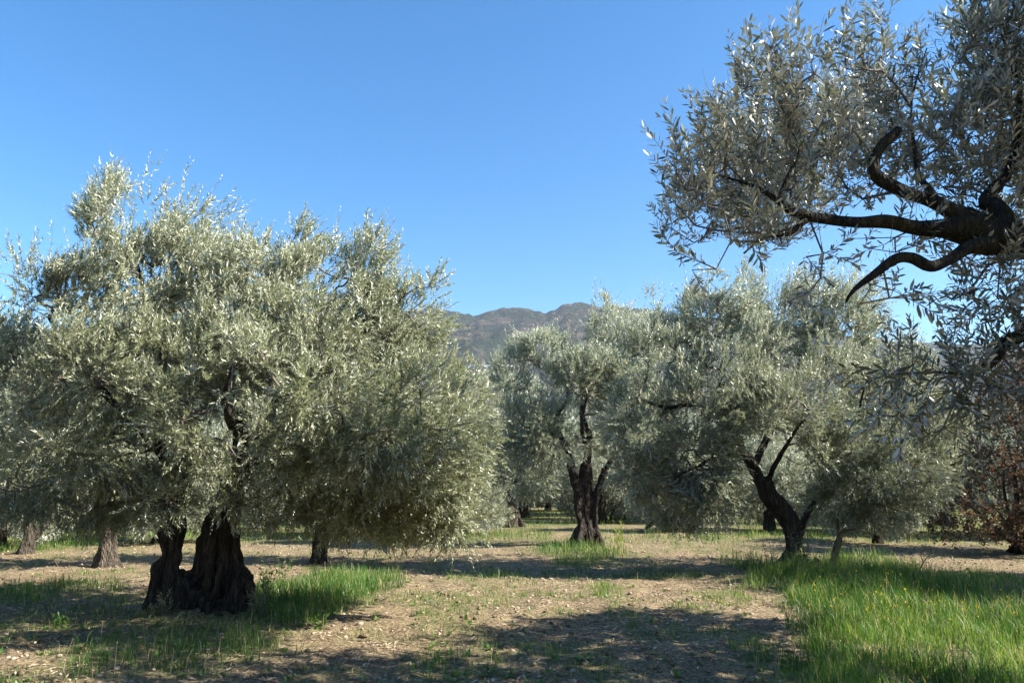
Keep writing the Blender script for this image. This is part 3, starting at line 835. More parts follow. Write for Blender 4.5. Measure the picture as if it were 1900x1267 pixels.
# ------------------------------------------------------------------ the fluted olive in the middle
Y3 = 20.4
olive((*at(1085, 1012, Y3)[:2], 0.0), 'olive tree with an upright fluted trunk and spread roots in the centre of the clearing', [
    [P4(1088, 1018, Y3, 0.344), P4(1088, 1000, Y3, 0.303), P4(1087, 975, Y3, 0.234), P4(1086, 940, Y3, 0.213), P4(1085, 900, Y3, 0.186), P4(1088, 860, Y3, 0.138)],
    [P4(1078, 960, Y3 - .1, 0.138), P4(1070, 910, Y3 - .1, 0.117), P4(1062, 870, Y3 - .1, 0.103), P4(1055, 840, Y3 - .1, 0.089), P4(1042, 812, Y3, 0.083)],
    [P4(1102, 985, Y3 - .1, 0.124), P4(1104, 940, Y3 - .1, 0.103), P4(1112, 900, Y3 - .1, 0.096), P4(1122, 870, Y3, 0.083)],
    [P4(1046, 1022, Y3 - .2, 0.069), P4(1066, 1000, Y3 - .1, 0.138), P4(1080, 970, Y3, 0.151)],
    [P4(1064, 1024, Y3 - .5, 0.069), P4(1075, 1000, Y3 - .25, 0.124), P4(1082, 965, Y3 - .1, 0.138)],
    [P4(1096, 1024, Y3 - .5, 0.069), P4(1095, 1000, Y3 - .3, 0.124), P4(1092, 965, Y3 - .1, 0.138)],
    [P4(1126, 1020, Y3 - .2, 0.069), P4(1110, 1000, Y3 - .1, 0.131), P4(1098, 965, Y3, 0.138)],
], [
    [P4(1043, 815, Y3, 0.076), P4(1030, 780, Y3, 0.062), P4(1052, 740, Y3, 0.048), P4(1045, 700, Y3 + .1, 0.034), P4(1015, 640, Y3 + .1, 0.014)],
    [P4(1088, 865, Y3, 0.117), P4(1092, 810, Y3, 0.096), P4(1080, 760, Y3, 0.069), P4(1095, 690, Y3, 0.041), P4(1120, 600, Y3, 0.014)],
    [P4(1122, 872, Y3, 0.076), P4(1140, 840, Y3, 0.062), P4(1165, 800, Y3 + .2, 0.041), P4(1190, 730, Y3 + .3, 0.021)],
    [P4(1042, 812, Y3, 0.055), P4(1010, 800, Y3 - .4, 0.041), P4(970, 790, Y3 - .5, 0.021)],
    [P4(1085, 820, Y3, 0.069), P4(1080, 780, Y3 - .9, 0.048), P4(1090, 730, Y3 - 1.4, .03)],
], [
    L3(1125, 610, Y3, .62, .9, .80), L3(1115, 565, Y3, .28, .4, .32, .8), L3(1010, 655, Y3, .70, .9, .62), L3(1030, 615, Y3, .25, .35, .35, .8), L3(950, 700, Y3, .60, .8, .62), L3(965, 650, Y3, .25, .4, .35, .8),
    L3(1090, 690, Y3 - .6, 1.0, .9, .7), L3(1190, 650, Y3 + .3, .75, .9, .75, .8), L3(1205, 570, Y3 + .3, .22, .3, .42, .6), L3(985, 780, Y3 - .2, .85, 1.0, .75), L3(1160, 760, Y3, .95, 1.0, .85), L3(940, 850, Y3 + .2, .65, .9, .75, .8),
    L3(985, 880, Y3 + .3, .6, .9, .6, .8), L3(1180, 850, Y3 + .3, .7, .9, .6, .8), L3(1070, 760, Y3 + 1.5, 1.9, 1.0, 1.4, .4),
    L3(1020, 830, Y3 - .5, .7, .6, .5, .9), L3(1130, 800, Y3 - .7, .9, .6, .6, .9), L3(1070, 700, Y3 - 1.0, 1.1, .6, .7, .9), L3(1150, 700, Y3 - .5, .9, .8, .7, .9), L3(950, 900, Y3 + .2, .5, .7, .45, .8),
], 9500, 37, M_LEAF_GREY, pairs=10, size=0.072, wind=(0.30, 0, 0), gap=0.45, back=0.5, voxel=0.035, furrow=0.075, top_up=.9, slim=True, ratio=.29)

# ------------------------------------------------------------------ olives farther back
olive((*at(197, 1052, 15.4)[:2], 0.0), 'slender olive tree with a straight sunlit trunk behind the wide two-trunk olive', [
    [P4(197, 1062, 15.4, .30), P4(199, 1040, 15.4, .20), P4(202, 1010, 15.4, .17), P4(202, 980, 15.4, .165), P4(206, 958, 15.4, .15)],
    [P4(170, 1062, 15.3, .10), P4(188, 1035, 15.4, .15), P4(194, 1000, 15.4, .10), P4(190, 965, 15.4, .07)],
    [P4(225, 1062, 15.3, .10), P4(208, 1035, 15.4, .15), P4(205, 1010, 15.4, .12)],
], [
    [P4(206, 962, 15.4, .12), P4(225, 945, 15.4, .10), P4(250, 925, 15.4, .08), P4(290, 890, 15.4, .05), P4(320, 840, 15.5, .02)],
    [P4(203, 965, 15.4, .12), P4(195, 930, 15.4, .10), P4(185, 880, 15.3, .07), P4(170, 800, 15.3, .03)],
    [P4(190, 968, 15.4, .06), P4(165, 935, 15.2, .05), P4(130, 900, 15.2, .02)],
], [
    L3(180, 760, 15.4, 1.1, 1.2, .9), L3(110, 800, 15.2, .9, 1.0, .8), L3(250, 820, 15.3, .9, 1.0, .8), L3(180, 890, 15.2, .9, .9, .42), L3(60, 870, 15.2, .7, .9, .55), L3(300, 880, 15.6, .7, .8, .4),
    L3(90, 690, 15.5, .7, .9, .6, .8),
], 3000, 41, M_LEAF_YEL, M_BARK_PALE, pairs=9, size=0.085, slim=True, ratio=.29, gap=0.43, back=0.5, voxel=0.035)

olive((*at(45, 1032, 18.0)[:2], 0.0), 'pale-trunked olive tree at the grassy bank on the far left edge', [
    [P4(42, 1040, 18.0, .26), P4(50, 1020, 18.0, .20), P4(56, 995, 18.0, .15), P4(54, 970, 18.0, .12), P4(52, 945, 18.0, .10)],
    [P4(60, 1000, 18.0, .12), P4(72, 985, 18.0, .09), P4(84, 972, 18.0, .08), P4(86, 945, 18.0, .06)],
    [P4(20, 1042, 17.8, .08), P4(40, 1022, 18.0, .14), P4(52, 1005, 18.0, .12)],
], [
    [P4(52, 950, 18.0, .09), P4(45, 890, 18.0, .07), P4(20, 800, 18.0, .03)],
    [P4(86, 950, 18.0, .06), P4(100, 890, 18.0, .045), P4(110, 800, 18.0, .02)],
], [
    L3(20, 760, 18, 1.2, 1.2, 1.2), L3(90, 800, 18, 1.0, 1.1, 1.0), L3(-50, 830, 18, 1.2, 1.2, 1.0), L3(40, 900, 17.8, 1.1, 1.0, .6), L3(-10, 660, 18, .7, .9, .7, .8), L3(5, 610, 18, .18, .3, .35, .6),
], 3000, 43, M_LEAF_YEL, M_BARK_PALE, pairs=9, size=0.088, slim=True, ratio=.29, gap=0.43, back=0.5, voxel=0.035)

olive((*at(592, 1046, 16.2)[:2], 0.0), 'dark low-branched olive tree half hidden behind the wide two-trunk olive', [
    [P4(592, 1055, 16.2, .22), P4(594, 1030, 16.2, .17), P4(598, 1000, 16.2, .15), P4(600, 970, 16.2, .14)],
    [P4(575, 1055, 16.1, .10), P4(586, 1030, 16.2, .13), P4(588, 995, 16.2, .09), P4(582, 968, 16.2, .07)],
], [
    [P4(600, 975, 16.2, .12), P4(620, 930, 16.2, .09), P4(660, 870, 16.2, .06), P4(700, 780, 16.2, .02)],
    [P4(592, 975, 16.2, .11), P4(570, 920, 16.2, .08), P4(530, 850, 16.2, .05), P4(500, 760, 16.2, .02)],
], [
    L3(600, 800, 16.4, 1.6, 1.2, 1.1), L3(520, 880, 16.2, .9, 1.0, .7), L3(690, 890, 16.2, .9, 1.0, .7), L3(720, 960, 16.0, .6, .7, .45), L3(790, 920, 16.2, .6, .8, .6), L3(610, 930, 16.0, .9, .8, .35), L3(700, 1000, 15.8, .28, .4, .25, .6),
], 3000, 47, M_LEAF_GREY, pairs=9, size=0.085, slim=True, ratio=.29, gap=0.43, back=0.5, voxel=0.035)

olive((*at(945, 978, 29.5)[:2], 0.0), 'olive tree with a short pyramid-shaped grey trunk between the two largest crowns', [
    [P4(948, 986, 29.5, .52), P4(948, 968, 29.5, .42), P4(945, 948, 29.5, .30), P4(942, 925, 29.5, .24)],
    [P4(925, 986, 29.4, .18), P4(936, 965, 29.5, .26), P4(936, 930, 29.5, .2)],
    [P4(972, 986, 29.4, .16), P4(960, 965, 29.5, .26), P4(950, 940, 29.5, .2)],
], [
    [P4(942, 930, 29.5, .2), P4(930, 880, 29.5, .13), P4(905, 800, 29.5, .04)],
    [P4(946, 930, 29.5, .2), P4(965, 880, 29.5, .13), P4(990, 800, 29.5, .04)],
], [
    L3(930, 760, 29.5, 1.7, 1.5, 1.5), L3(990, 820, 29.5, 1.5, 1.4, 1.2), L3(880, 840, 29.5, 1.5, 1.4, 1.2), L3(950, 890, 29.3, 1.7, 1.3, .7),
], 3600, 53, M_LEAF_GREY, M_BARK_PALE, pairs=9, size=0.105, slim=True, ratio=.30, gap=0.43, back=0.5, voxel=0.05, furrow=.1)

olive((*at(1162, 962, 36)[:2], 0.0), 'olive tree with twin dark trunks in shade behind the fluted olive', [
    [P4(1148, 972, 36, .5), P4(1148, 945, 36, .36), P4(1146, 915, 36, .30), P4(1142, 885, 36, .24)],
    [P4(1176, 972, 36, .36), P4(1174, 945, 36, .28), P4(1174, 915, 36, .24), P4(1180, 885, 36, .2)],
], [
    [P4(1144, 890, 36, .2), P4(1130, 840, 36, .14), P4(1110, 770, 36, .05)],
    [P4(1178, 890, 36, .2), P4(1200, 840, 36, .14), P4(1230, 770, 36, .05)],
], [
    L3(1160, 760, 36, 2.4, 1.8, 2.0), L3(1100, 830, 36, 1.8, 1.6, 1.3), L3(1220, 830, 36, 1.8, 1.6, 1.3), L3(1160, 880, 36, 2.0, 1.5, .7),
], 3800, 59, M_LEAF_GREY, pairs=9, size=0.115, slim=True, ratio=.30, gap=0.43, back=0.5, voxel=0.06, furrow=.09)

olive((*at(1232, 978, 27)[:2], 0.0), 'low drooping olive bush with a leaning dark stem beyond the clearing', [
    [P4(1238, 985, 27, .26), P4(1236, 965, 27, .2), P4(1240, 945, 27, .15), P4(1250, 920, 27, .12)],
    [P4(1198, 982, 26.9, .10), P4(1212, 968, 27, .12), P4(1232, 950, 27, .13)],
], [
    [P4(1250, 925, 27, .11), P4(1270, 880, 27, .08), P4(1290, 820, 27, .03)],
    [P4(1240, 945, 27, .11), P4(1215, 910, 27, .08), P4(1190, 870, 27, .03)],
], [
    L3(1250, 860, 27, 1.4, 1.3, 1.1), L3(1230, 930, 26.8, 1.1, 1.0, .6), L3(1310, 920, 27, 1.0, 1.0, .7), L3(1190, 900, 27, .8, .9, .6), L3(1245, 960, 26.4, .5, .5, .35, .7),
], 2600, 61, M_LEAF_GREY, pairs=9, size=0.10, slim=True, ratio=.30, gap=0.43, back=0.5, voxel=0.05)

# one far tree, copied
def suckers(root, spots, h, seed, leaf):
    """leafy shoots springing from the foot of a trunk"""
    rng = np.random.default_rng(seed)
    base = np.array(root.location)
    P = np.repeat(np.array([(*at(px, py, Y)[:2], 0.02) for px, py, Y in spots]) - base, 7, 0)
    P = P + rng.normal(0, .06, P.shape) * np.array([1, 1, 0])
    D = unit(np.stack([rng.normal(0, .25, len(P)), rng.normal(0, .25, len(P)), np.ones(len(P))], 1))
    Ls = h * rng.uniform(.4, 1.1, len(P))
    v, f = prisms(P, P + D * Ls[:, None], np.full(len(P), .005), np.full(len(P), .002), 4)
    tag(mesh_obj('suckers', v, f, M_TWIG, root), kind='stuff')
    V, Fc, ti = leaf_mesh(*leaf_frames(P, D, Ls, rng, 13, .052, 1.0), ratio=.28)
    tag(mesh_obj('sucker_leaves', V, Fc, leaf, root, {'tint': ti}), kind='stuff')

def copy_tree(root, name, loc, rz, sc, label, group):
    r = root.copy(); COL.objects.link(r); r.name = name
    r.location = loc; r.rotation_euler = (0, 0, rz); r.scale = (sc, sc, sc)
    tag(r, label, 'tree', group)
    for ch in root.children:
        c = ch.copy(); COL.objects.link(c); c.parent = r
    return r

suckers(tree_right, [(1492, 1060, 14.0), (1505, 1060, 14.1), (1440, 1070, 14.0), (1483, 1062, 13.9)], .9, 5, M_LEAF_GREY)
suckers(tree_left, [(470, 1140, 9.5), (490, 1140, 9.6), (300, 1150, 9.5)], .35, 6, M_LEAF_YEL)
FAR = 'olive trees standing far back in the grove'
FB = (0.0, 30.0, 0.0)
def rel(x, y, z, r): return (FB[0] + x, FB[1] + y, z, r)
def lob(x, y, z, rx, ry, rz, wgt=1): return ((FB[0] + x, FB[1] + y, z), (rx, ry, rz), wgt)
FAR_SPOTS = [  # x, y, turn, scale, label
    (-14.2, 27.0, 0.4, 1.0, 'far olive tree with a dark leaning trunk beside the grey bramble bank'),
    (-7.2, 33.0, 2.0, 1.05, 'far olive tree in the gap just right of the wide two-trunk olive stems'),
    (-2.8, 44.0, 3.4, 1.1, 'far olive tree deep in the grove behind the pyramid-shaped trunk'),
    (3.2, 47.0, 5.1, 1.1, 'far olive tree seen through the shade left of the fluted trunk'),
    (11.0, 33.0, 1.2, 1.05, 'far olive tree right behind the leaning olive'),
    (17.5, 31.0, 4.0, 1.0, 'pale far olive tree showing above the russet thicket'),
    (-22.0, 36.0, 2.6, 1.1, 'far olive tree beyond the brambles on the left edge'),
    (-10.5, 42.0, 5.5, 1.15, 'far olive tree behind the greenish-grey bramble'),
    (-17.5, 45.0, 1.0, 1.2, 'far olive tree above the rounded grey-brown bramble'),
    (19.5, 42.0, 3.0, 1.2, 'far olive tree behind the russet thickets'),
    (6.6, 41.0, 2.2, 1.1, 'far olive tree directly behind the low drooping olive bush'),
    (0.6, 39.0, 4.4, 1.0, 'far olive tree in the lane left of the fluted trunk'),
    (12.0, 48.0, 0.8, 1.2, 'far olive tree deepest in the shade right of the twin dark trunks'),
]
far0 = olive((FB[0], FB[1], 0), FAR_SPOTS[0][4], [
    [rel(0, 0, -.15, .50), rel(0, 0, .25, .36), rel(.05, 0, .8, .28), rel(.15, 0, 1.4, .24), rel(.2, 0, 1.8, .2)],
    [rel(-.5, -.1, -.1, .15), rel(-.2, 0, .4, .22), rel(.1, 0, 1.0, .2)],
], [
    [rel(.2, 0, 1.75, .18), rel(.6, .1, 2.4, .13), rel(1.1, .2, 3.2, .08), rel(1.3, .2, 4.2, .03)],
    [rel(.2, 0, 1.75, .18), rel(-.3, .2, 2.4, .13), rel(-1.0, .2, 3.2, .08), rel(-1.2, .2, 4.2, .03)],
    [rel(.2, 0, 1.75, .16), rel(.2, -.6, 2.5, .11), rel(.1, -1.2, 3.3, .05)],
], [
    lob(0, 0, 4.2, 1.7, 1.6, 1.3), lob(1.4, 0, 3.4, 1.5, 1.5, 1.2), lob(-1.4, .1, 3.3, 1.5, 1.5, 1.2), lob(.2, -1.3, 3.1, 1.5, 1.2, 1.1), lob(.2, 1.2, 3.1, 1.5, 1.2, 1.1),
    lob(1.9, -.3, 2.3, 1.1, 1.3, .7), lob(-1.9, -.3, 2.2, 1.1, 1.3, .7), lob(0, -1.7, 2.0, 1.2, .9, .6), lob(0, 1.8, 2.0, 1.2, .9, .6),
], 4600, 67, M_LEAF_GREY, pairs=9, size=0.115, slim=True, ratio=.30, gap=0.34, back=1.0, voxel=0.06, furrow=.09, group=FAR)
for i, (x, y, a, s, lab) in enumerate(FAR_SPOTS):
    if i == 0:
        far0.location = (x, y, 0); far0.rotation_euler = (0, 0, a)
    else:
        copy_tree(far0, 'olive_tree', (x, y, 0), a, s, lab, FAR)

SK = 'low-skirted olives between the farther trunks'
sk0 = None
for i, (x, y, a, s_, lab) in enumerate([
        (-3.4, 36.0, 0.3, 1.0, 'low-skirted olive with foliage to the ground between the pyramid trunk and the wide crown'),
        (9.2, 27.0, 1.9, .95, 'low-skirted olive with foliage near the ground left of the leaning trunk'),
        (13.4, 26.0, 3.9, 1.0, 'low-skirted olive right behind the foot of the leaning trunk'),
        (-8.8, 27.5, 5.0, .9, 'low-skirted olive behind the dark low-branched olive'),
        (4.0, 33.0, 2.7, .9, 'low-skirted olive just right of the fluted trunk'),
        (-12.8, 35.0, 4.4, 1.05, 'low-skirted olive behind the slender sunlit trunk'),
        (-1.6, 25.5, 2.2, .7, 'low-skirted small olive in the lane right of the wide crown'),
        (16.6, 24.0, 0.9, 1.1, 'low-skirted olive behind the russet thickets'),
        (-16.5, 21.5, 3.3, .8, 'low-skirted olive on the grassy bank behind the pale trunk'),
        (-10.2, 22.0, 0.2, .75, 'low-skirted small olive right of the slender sunlit trunk'),
        (10.4, 21.8, 4.9, .62, 'low-skirted small olive in the shade right of the leaning trunk'),
        (-13.2, 19.8, 2.9, .62, 'low-skirted small olive between the pale trunk and the slender olive'),
        (-5.6, 24.5, 1.3, .8, 'low-skirted olive in the gap left of the hanging skirt of the wide olive')]):
    if sk0 is None:
        sk0 = olive((FB[0], FB[1], 0), lab, [[rel(0, 0, -.1, .3), rel(.1, 0, .5, .22), rel(.1, 0, 1.1, .18), rel(.2, 0, 1.6, .14)]],
            [[rel(.2, 0, 1.5, .12), rel(.8, .1, 2.1, .08), rel(1.3, .1, 2.8, .03)], [rel(.2, 0, 1.5, .12), rel(-.5, -.3, 2.2, .08), rel(-1.1, -.3, 2.9, .03)]],
            [lob(0, 0, 2.6, 1.6, 1.5, 1.1), lob(1.3, -.2, 1.8, 1.2, 1.3, .9), lob(-1.3, .1, 1.8, 1.2, 1.3, .9), lob(.2, -1.2, 1.4, 1.2, .9, .8), lob(1.7, -.4, .9, .9, .9, .55), lob(-1.6, -.3, .9, 1.0, .9, .55), lob(0, -1.5, .75, .9, .7, .45)],
            3600, 97, M_LEAF_GREY, pairs=9, size=0.10, slim=True, ratio=.30, gap=0.34, back=1.0, voxel=0.06, group=SK)
        sk0.location = (x, y, 0); sk0.rotation_euler = (0, 0, a); sk0.scale = (s_, s_, s_)
    else:
        copy_tree(sk0, 'olive_tree', (x, y, 0), a, s_, lab, SK)
SC = 'scrub hedge plants closing the back of the grove'
rh_ = np.random.default_rng(77)
for k in range(24):
    copy_tree(sk0, 'olive_bush', (-46 + 4.1 * k + rh_.uniform(-1, 1), 50 + rh_.uniform(-3, 4), -.1), rh_.uniform(0, 6.28), rh_.uniform(.75, 1.1), 'low bush in the continuous scrub hedge at the back of the grove', SC)
ROW = 'backmost row of olive trees closing the grove'
rr_ = np.random.default_rng(900)
for k in range(26):
    y = 58 + 9 * (k % 2) + rr_.uniform(-2, 2); x = -62 + k * 4.9 + rr_.uniform(-1.2, 1.2)
    copy_tree(far0, 'olive_tree', (x, y, 0), rr_.uniform(0, 6.28), rr_.uniform(1.0, 1.3), 'olive tree in the backmost dense row closing the view under the hills', ROW)

OUT = 'olive trees of the same grove standing around and behind the viewer'
for k, (x, y, sc) in enumerate([(12.0, 11.0, 1.05), (-13.5, 9.0, 1.1), (-11.0, 2.5, 1.2), (-6.0, -4.5, 1.15), (1.0, -7.0, 1.2), (8.0, -7.5, 1.2), (-13.0, -6.5, 1.2), (-4.0, -13.0, 1.25), (4.5, -15.0, 1.25), (15.0, -11.0, 1.2), (-18.0, 3.0, 1.2), (19.0, 6.0, 1.2), (20.5, 14.5, 1.1), (-20.0, 14.0, 1.1)]):
    copy_tree(far0, 'olive_tree', (x, y, 0), 1.1 * k, sc, 'olive tree of the same grove standing outside the view', OUT)

# ------------------------------------------------------------------ the near olive reaching in from the right
def near_olive():
    rng = np.random.default_rng(101)
    base = np.array([4.75, 4.6, 0.0])
    root = tag(empty('olive_tree', base), 'near olive tree reaching thick crooked limbs into view from the right edge', 'tree', 'olive trees of the grove')
    loc = lambda path: [(p[0] - base[0], p[1] - base[1], p[2] - base[2], p[3]) for p in path]
    stems = [
        [(4.75, 4.6, -.1, .42), (4.72, 4.6, .4, .32), (4.6, 4.6, 1.1, .27), (4.35, 4.5, 1.9, .24), (4.0, 4.45, 2.6, .20), P4(2010, 480, 4.4, .165), P4(1900, 450, 4.3, .105), P4(1815, 432, 4.25, .088), P4(1750, 422, 4.2, .062)],
        [(5.2, 4.5, -.1, .2), (4.95, 4.6, .4, .25), (4.6, 4.6, 1.0, .2)], [(4.4, 4.3, -.1, .15), (4.6, 4.5, .4, .25), (4.6, 4.6, 1.0, .2)],
        [P4(1835, 440, 4.25, .08), P4(1790, 420, 4.22, .075), P4(1742, 428, 4.18, .05)],
        [P4(1860, 440, 4.27, .08), P4(1815, 405, 4.25, .055), P4(1795, 385, 4.25, .028)],
    ]
    trunk_mesh([loc(s) for s in stems], 0.022, rng, M_BARK_NEAR, root, 0.03)
    limbs = [
        [P4(1760, 422, 4.2, 0.0588), P4(1700, 424, 4.15, 0.0420), P4(1640, 414, 4.1, 0.0386), P4(1580, 412, 4.05, 0.0319), P4(1510, 404, 4.0, 0.0286), P4(1470, 395, 3.98, 0.0252), P4(1440, 372, 3.95, 0.0168), P4(1400, 350, 3.92, 0.0101), P4(1340, 330, 3.9, 0.0050)],
        [P4(1500, 402, 4.0, 0.0235), P4(1470, 432, 3.95, 0.0134), P4(1425, 440, 3.9, 0.0084), P4(1380, 470, 3.85, 0.0050)],
        [P4(1790, 405, 4.25, 0.0630), P4(1740, 380, 4.25, 0.0462), P4(1690, 362, 4.2, 0.0378), P4(1650, 345, 4.2, 0.0403), P4(1622, 325, 4.2, 0.0403), P4(1622, 295, 4.2, 0.0353), P4(1640, 265, 4.2, 0.0311), P4(1668, 240, 4.2, 0.0269)],
        [P4(1840, 455, 4.2, 0.0630), P4(1800, 460, 4.1, 0.0420), P4(1765, 484, 4.05, 0.0336), P4(1725, 494, 4.0, 0.0319), P4(1690, 478, 4.0, 0.0302), P4(1660, 480, 3.98, 0.0286), P4(1625, 505, 3.95, 0.0227), P4(1592, 532, 3.92, 0.0151), P4(1570, 560, 3.9, 0.0059)],
        [(3.85, 4.5, 2.55, 0.0924), P4(1980, 590, 4.45, 0.0588), P4(1900, 622, 4.4, 0.0420), P4(1860, 642, 4.35, 0.0353), P4(1835, 672, 4.3, 0.0286), P4(1800, 690, 4.25, 0.0151), P4(1740, 690, 4.2, 0.0067)],
        [P4(1880, 430, 4.3, 0.0630), P4(1850, 385, 4.35, 0.0504), P4(1830, 372, 4.4, 0.0420), P4(1880, 300, 4.5, 0.0294), P4(1890, 180, 4.6, 0.0168), P4(1860, 60, 4.6, 0.0067)],
        [P4(1740, 375, 4.25, 0.0252), P4(1700, 300, 4.4, 0.0151), P4(1690, 200, 4.45, 0.0084), P4(1720, 90, 4.45, 0.0042)],
        [P4(1500, 402, 4.0, 0.0185), P4(1450, 370, 4.0, 0.0126), P4(1465, 320, 4.0, 0.0101), P4(1480, 270, 4.0, 0.0067), P4(1440, 180, 3.95, 0.0034)],
        [(4.35, 4.5, 1.95, .17), (5.0, 5.2, 2.7, .13), (5.9, 6.1, 3.3, .09), (6.5, 7.0, 3.9, .04)],
        [(4.4, 4.5, 1.8, .15), (5.0, 3.9, 2.6, .11), (5.6, 3.2, 3.3, .07), (6.0, 2.6, 4.0, .03)],
        [(4.0, 4.45, 2.6, .13), (4.3, 4.4, 3.4, .10), (4.6, 4.4, 4.3, .06), (4.7, 4.4, 5.1, .02)],
    ]
    sk = []
    for s in stems[:1]:
        c = catmull(loc(s), 0.12); sk.append(c[int(len(c) * 0.55):])
    for l in limbs:
        v, q, t, c = tube(loc(l), 12, rng, 0.16, 0.03, 0.025)
        mesh_obj('limb', v, [q, t], M_BARK_NEAR, root, smooth=True)
        sk.append(c[::3])
    def LN(px, py, Y, rx, ry, rz, wgt=1.0): 
        c, r, w_ = L3(px, py, Y, rx, ry, rz, wgt); return (c - base, np.array(r), w_)
    seen = [
        LN(1425, 215, 4.05, .20, .3, .26), LN(1415, 130, 4.0, .07, .12, .13, .7), LN(1500, 170, 4.1, .13, .22, .15, .6), LN(1350, 300, 4.0, .22, .3, .20), LN(1280, 350, 3.95, .13, .2, .15, .7), LN(1245, 310, 3.95, .04, .08, .10, .5),
        LN(1320, 400, 3.95, .18, .25, .14, .8), LN(1275, 455, 3.95, .07, .12, .08, .5), LN(1450, 310, 4.15, .22, .3, .18, .9), LN(1540, 290, 4.3, .26, .3, .24, .8), LN(1600, 140, 4.3, .18, .25, .15, .7), LN(1640, 35, 4.3, .05, .1, .14, .5),
        LN(1690, 160, 4.45, .24, .3, .18, .8), LN(1730, 260, 4.55, .32, .35, .22, .9), LN(1850, 230, 4.6, .40, .45, .30, 1.1), LN(1860, 90, 4.6, .30, .4, .26, 1.2), LN(1890, -10, 4.6, .34, .5, .25, 1.1), LN(1810, 320, 4.6, .30, .35, .18, .9),
        LN(1580, 350, 4.35, .26, .25, .12, .6), LN(1395, 440, 4.0, .20, .22, .12, .8), LN(1500, 455, 4.1, .24, .2, .09, .7), LN(1310, 490, 3.95, .07, .10, .09, .7), LN(1465, 540, 3.95, .08, .1, .13, .6), LN(1630, 440, 4.25, .26, .25, .09, .6),
        LN(1640, 545, 4.0, .20, .22, .08, .6), LN(1780, 535, 4.2, .26, .3, .08, .45), LN(1880, 530, 4.35, .24, .3, .18, .9), LN(1880, 595, 4.35, .14, .25, .14, .6),
        LN(1700, 690, 4.15, .20, .22, .10, 1.2), LN(1660, 745, 4.15, .14, .2, .12, .9), LN(1790, 720, 4.2, .20, .22, .12, 1.0), LN(1885, 700, 4.4, .18, .25, .20, .8), LN(1760, 790, 4.2, .10, .15, .10, .5), LN(1860, 440, 4.6, .3, .3, .16, .7),
        LN(1370, 310, 5.6, .36, .5, .30, .6), LN(1450, 400, 5.8, .36, .5, .22, .6), LN(1520, 260, 5.6, .4, .5, .3, .6),
        LN(1340, 330, 6.6, .42, .6, .30, .75), LN(1420, 250, 6.8, .45, .6, .36, .75), LN(1450, 400, 6.6, .45, .6, .28, .7), LN(1520, 320, 6.8, .45, .6, .36, .7), LN(1300, 400, 6.2, .32, .5, .20, .7), LN(1560, 220, 6.6, .45, .6, .36, .6),
    ]
    P, D, Ls, segs = grow(sk, seen, 1950, rng, (0.10, -0.05, 0.0), 0.49, 0.8, 1.1, gapf=4.5, outw=.4, link=.3, thick=.009)
    P2, D2, Ls2, segs2 = grow(sk, [
        ((.2, .2, 4.4), (1.5, 1.5, .9), 1), ((.6, -.7, 4.6), (1.6, 1.5, .9), 1.2), ((.9, -1.0, 3.6), (1.2, 1.3, .9), .9), ((1.5, 2.3, 3.9), (1.1, 1.2, 1.0), 1.2), ((2.2, 3.3, 3.9), (.9, .9, .9), 1.1), ((1.4, -1.5, 3.7), (1.5, 1.4, 1.0), .8), ((2.0, .3, 3.6), (1.4, 1.6, 1.1), .9), ((0.1, -1.7, 4.0), (1.0, 1.0, .8), .6),
    ], 6200, rng, (0.1, 0, 0), 0.28, 1.0, link=0.0)
    v1, f1 = prisms(*segs, sides=4)
    v2, f2 = prisms(P, P + D * Ls[:, None], np.full(len(P), .0022), np.full(len(P), .001), 3)
    v3, f3 = prisms(*segs2, sides=3)
    tag(mesh_obj('twigs', np.concatenate([v1, v2, v3]), np.concatenate([f1, f2 + len(v1), f3 + len(v1) + len(v2)]), M_TWIG, root), kind='stuff')
    fr = leaf_frames(P, D, Ls, rng, 10, 0.060, 0.95)
    # the 300 leaves that show largest are parts of their own
    W = fr[0] + base
    px = CX + F_PX * W[:, 0] / (W[:, 1] * cp + (W[:, 2] - CAM_Z) * sp)
    d = np.linalg.norm(W - np.array([0, 0, CAM_Z]), axis=1)
    edge = np.minimum(np.linalg.norm((fr[0][:, None] - np.array([s[0] for s in seen])[None]) / np.array([s[1] for s in seen])[None], axis=2).min(1), 1.4)
    score = fr[3] / d * (0.6 + 0.4 * edge) * (px < 1850)
    score = np.where(rng.random(len(score)) < 0.5, score, 0)
    big = np.argsort(-score)[:300]
    me = None
    Vl, Fl, _ = leaf_mesh(np.zeros((1, 3)), np.array([[0, 1.0, 0]]), np.array([[0, 0, 1.0]]), np.ones(1), np.ones(1), 0.235, True)
    from mathutils import Matrix
    protos = []
    for tv in (.3, .45, .6, .75):
        o = mesh_obj('leaf', Vl, Fl, M_LEAF_NEAR, root, {'tint': np.full(len(Vl), tv)})
        protos.append(o.data); bpy.data.objects.remove(o)
    for k, i in enumerate(big):
        o = bpy.data.objects.new('leaf', protos[k % 4]); COL.objects.link(o); o.parent = root
        y = fr[1][i]; z = fr[2][i]; x = np.cross(y, z); L = fr[3][i]; b = fr[0][i]
        o.matrix_local = Matrix(((x[0] * L, y[0] * L, z[0] * L, b[0]), (x[1] * L, y[1] * L, z[1] * L, b[1]), (x[2] * L, y[2] * L, z[2] * L, b[2]), (0, 0, 0, 1)))
    rest = np.ones(len(d), bool); rest[big] = False
    V, Fc, ti = leaf_mesh(*[k[rest] for k in fr], ratio=0.235, fine=True)
    V2, Fc2, ti2 = leaf_mesh(*leaf_frames(P2, D2, Ls2, rng, 9, 0.095), ratio=0.40, slim=True)
    tag(mesh_obj('crown', np.concatenate([V, V2]), np.concatenate([Fc, Fc2 + len(V)]), M_LEAF_NEAR, root, {'tint': np.concatenate([ti, ti2])}), kind='stuff')
near_olive()

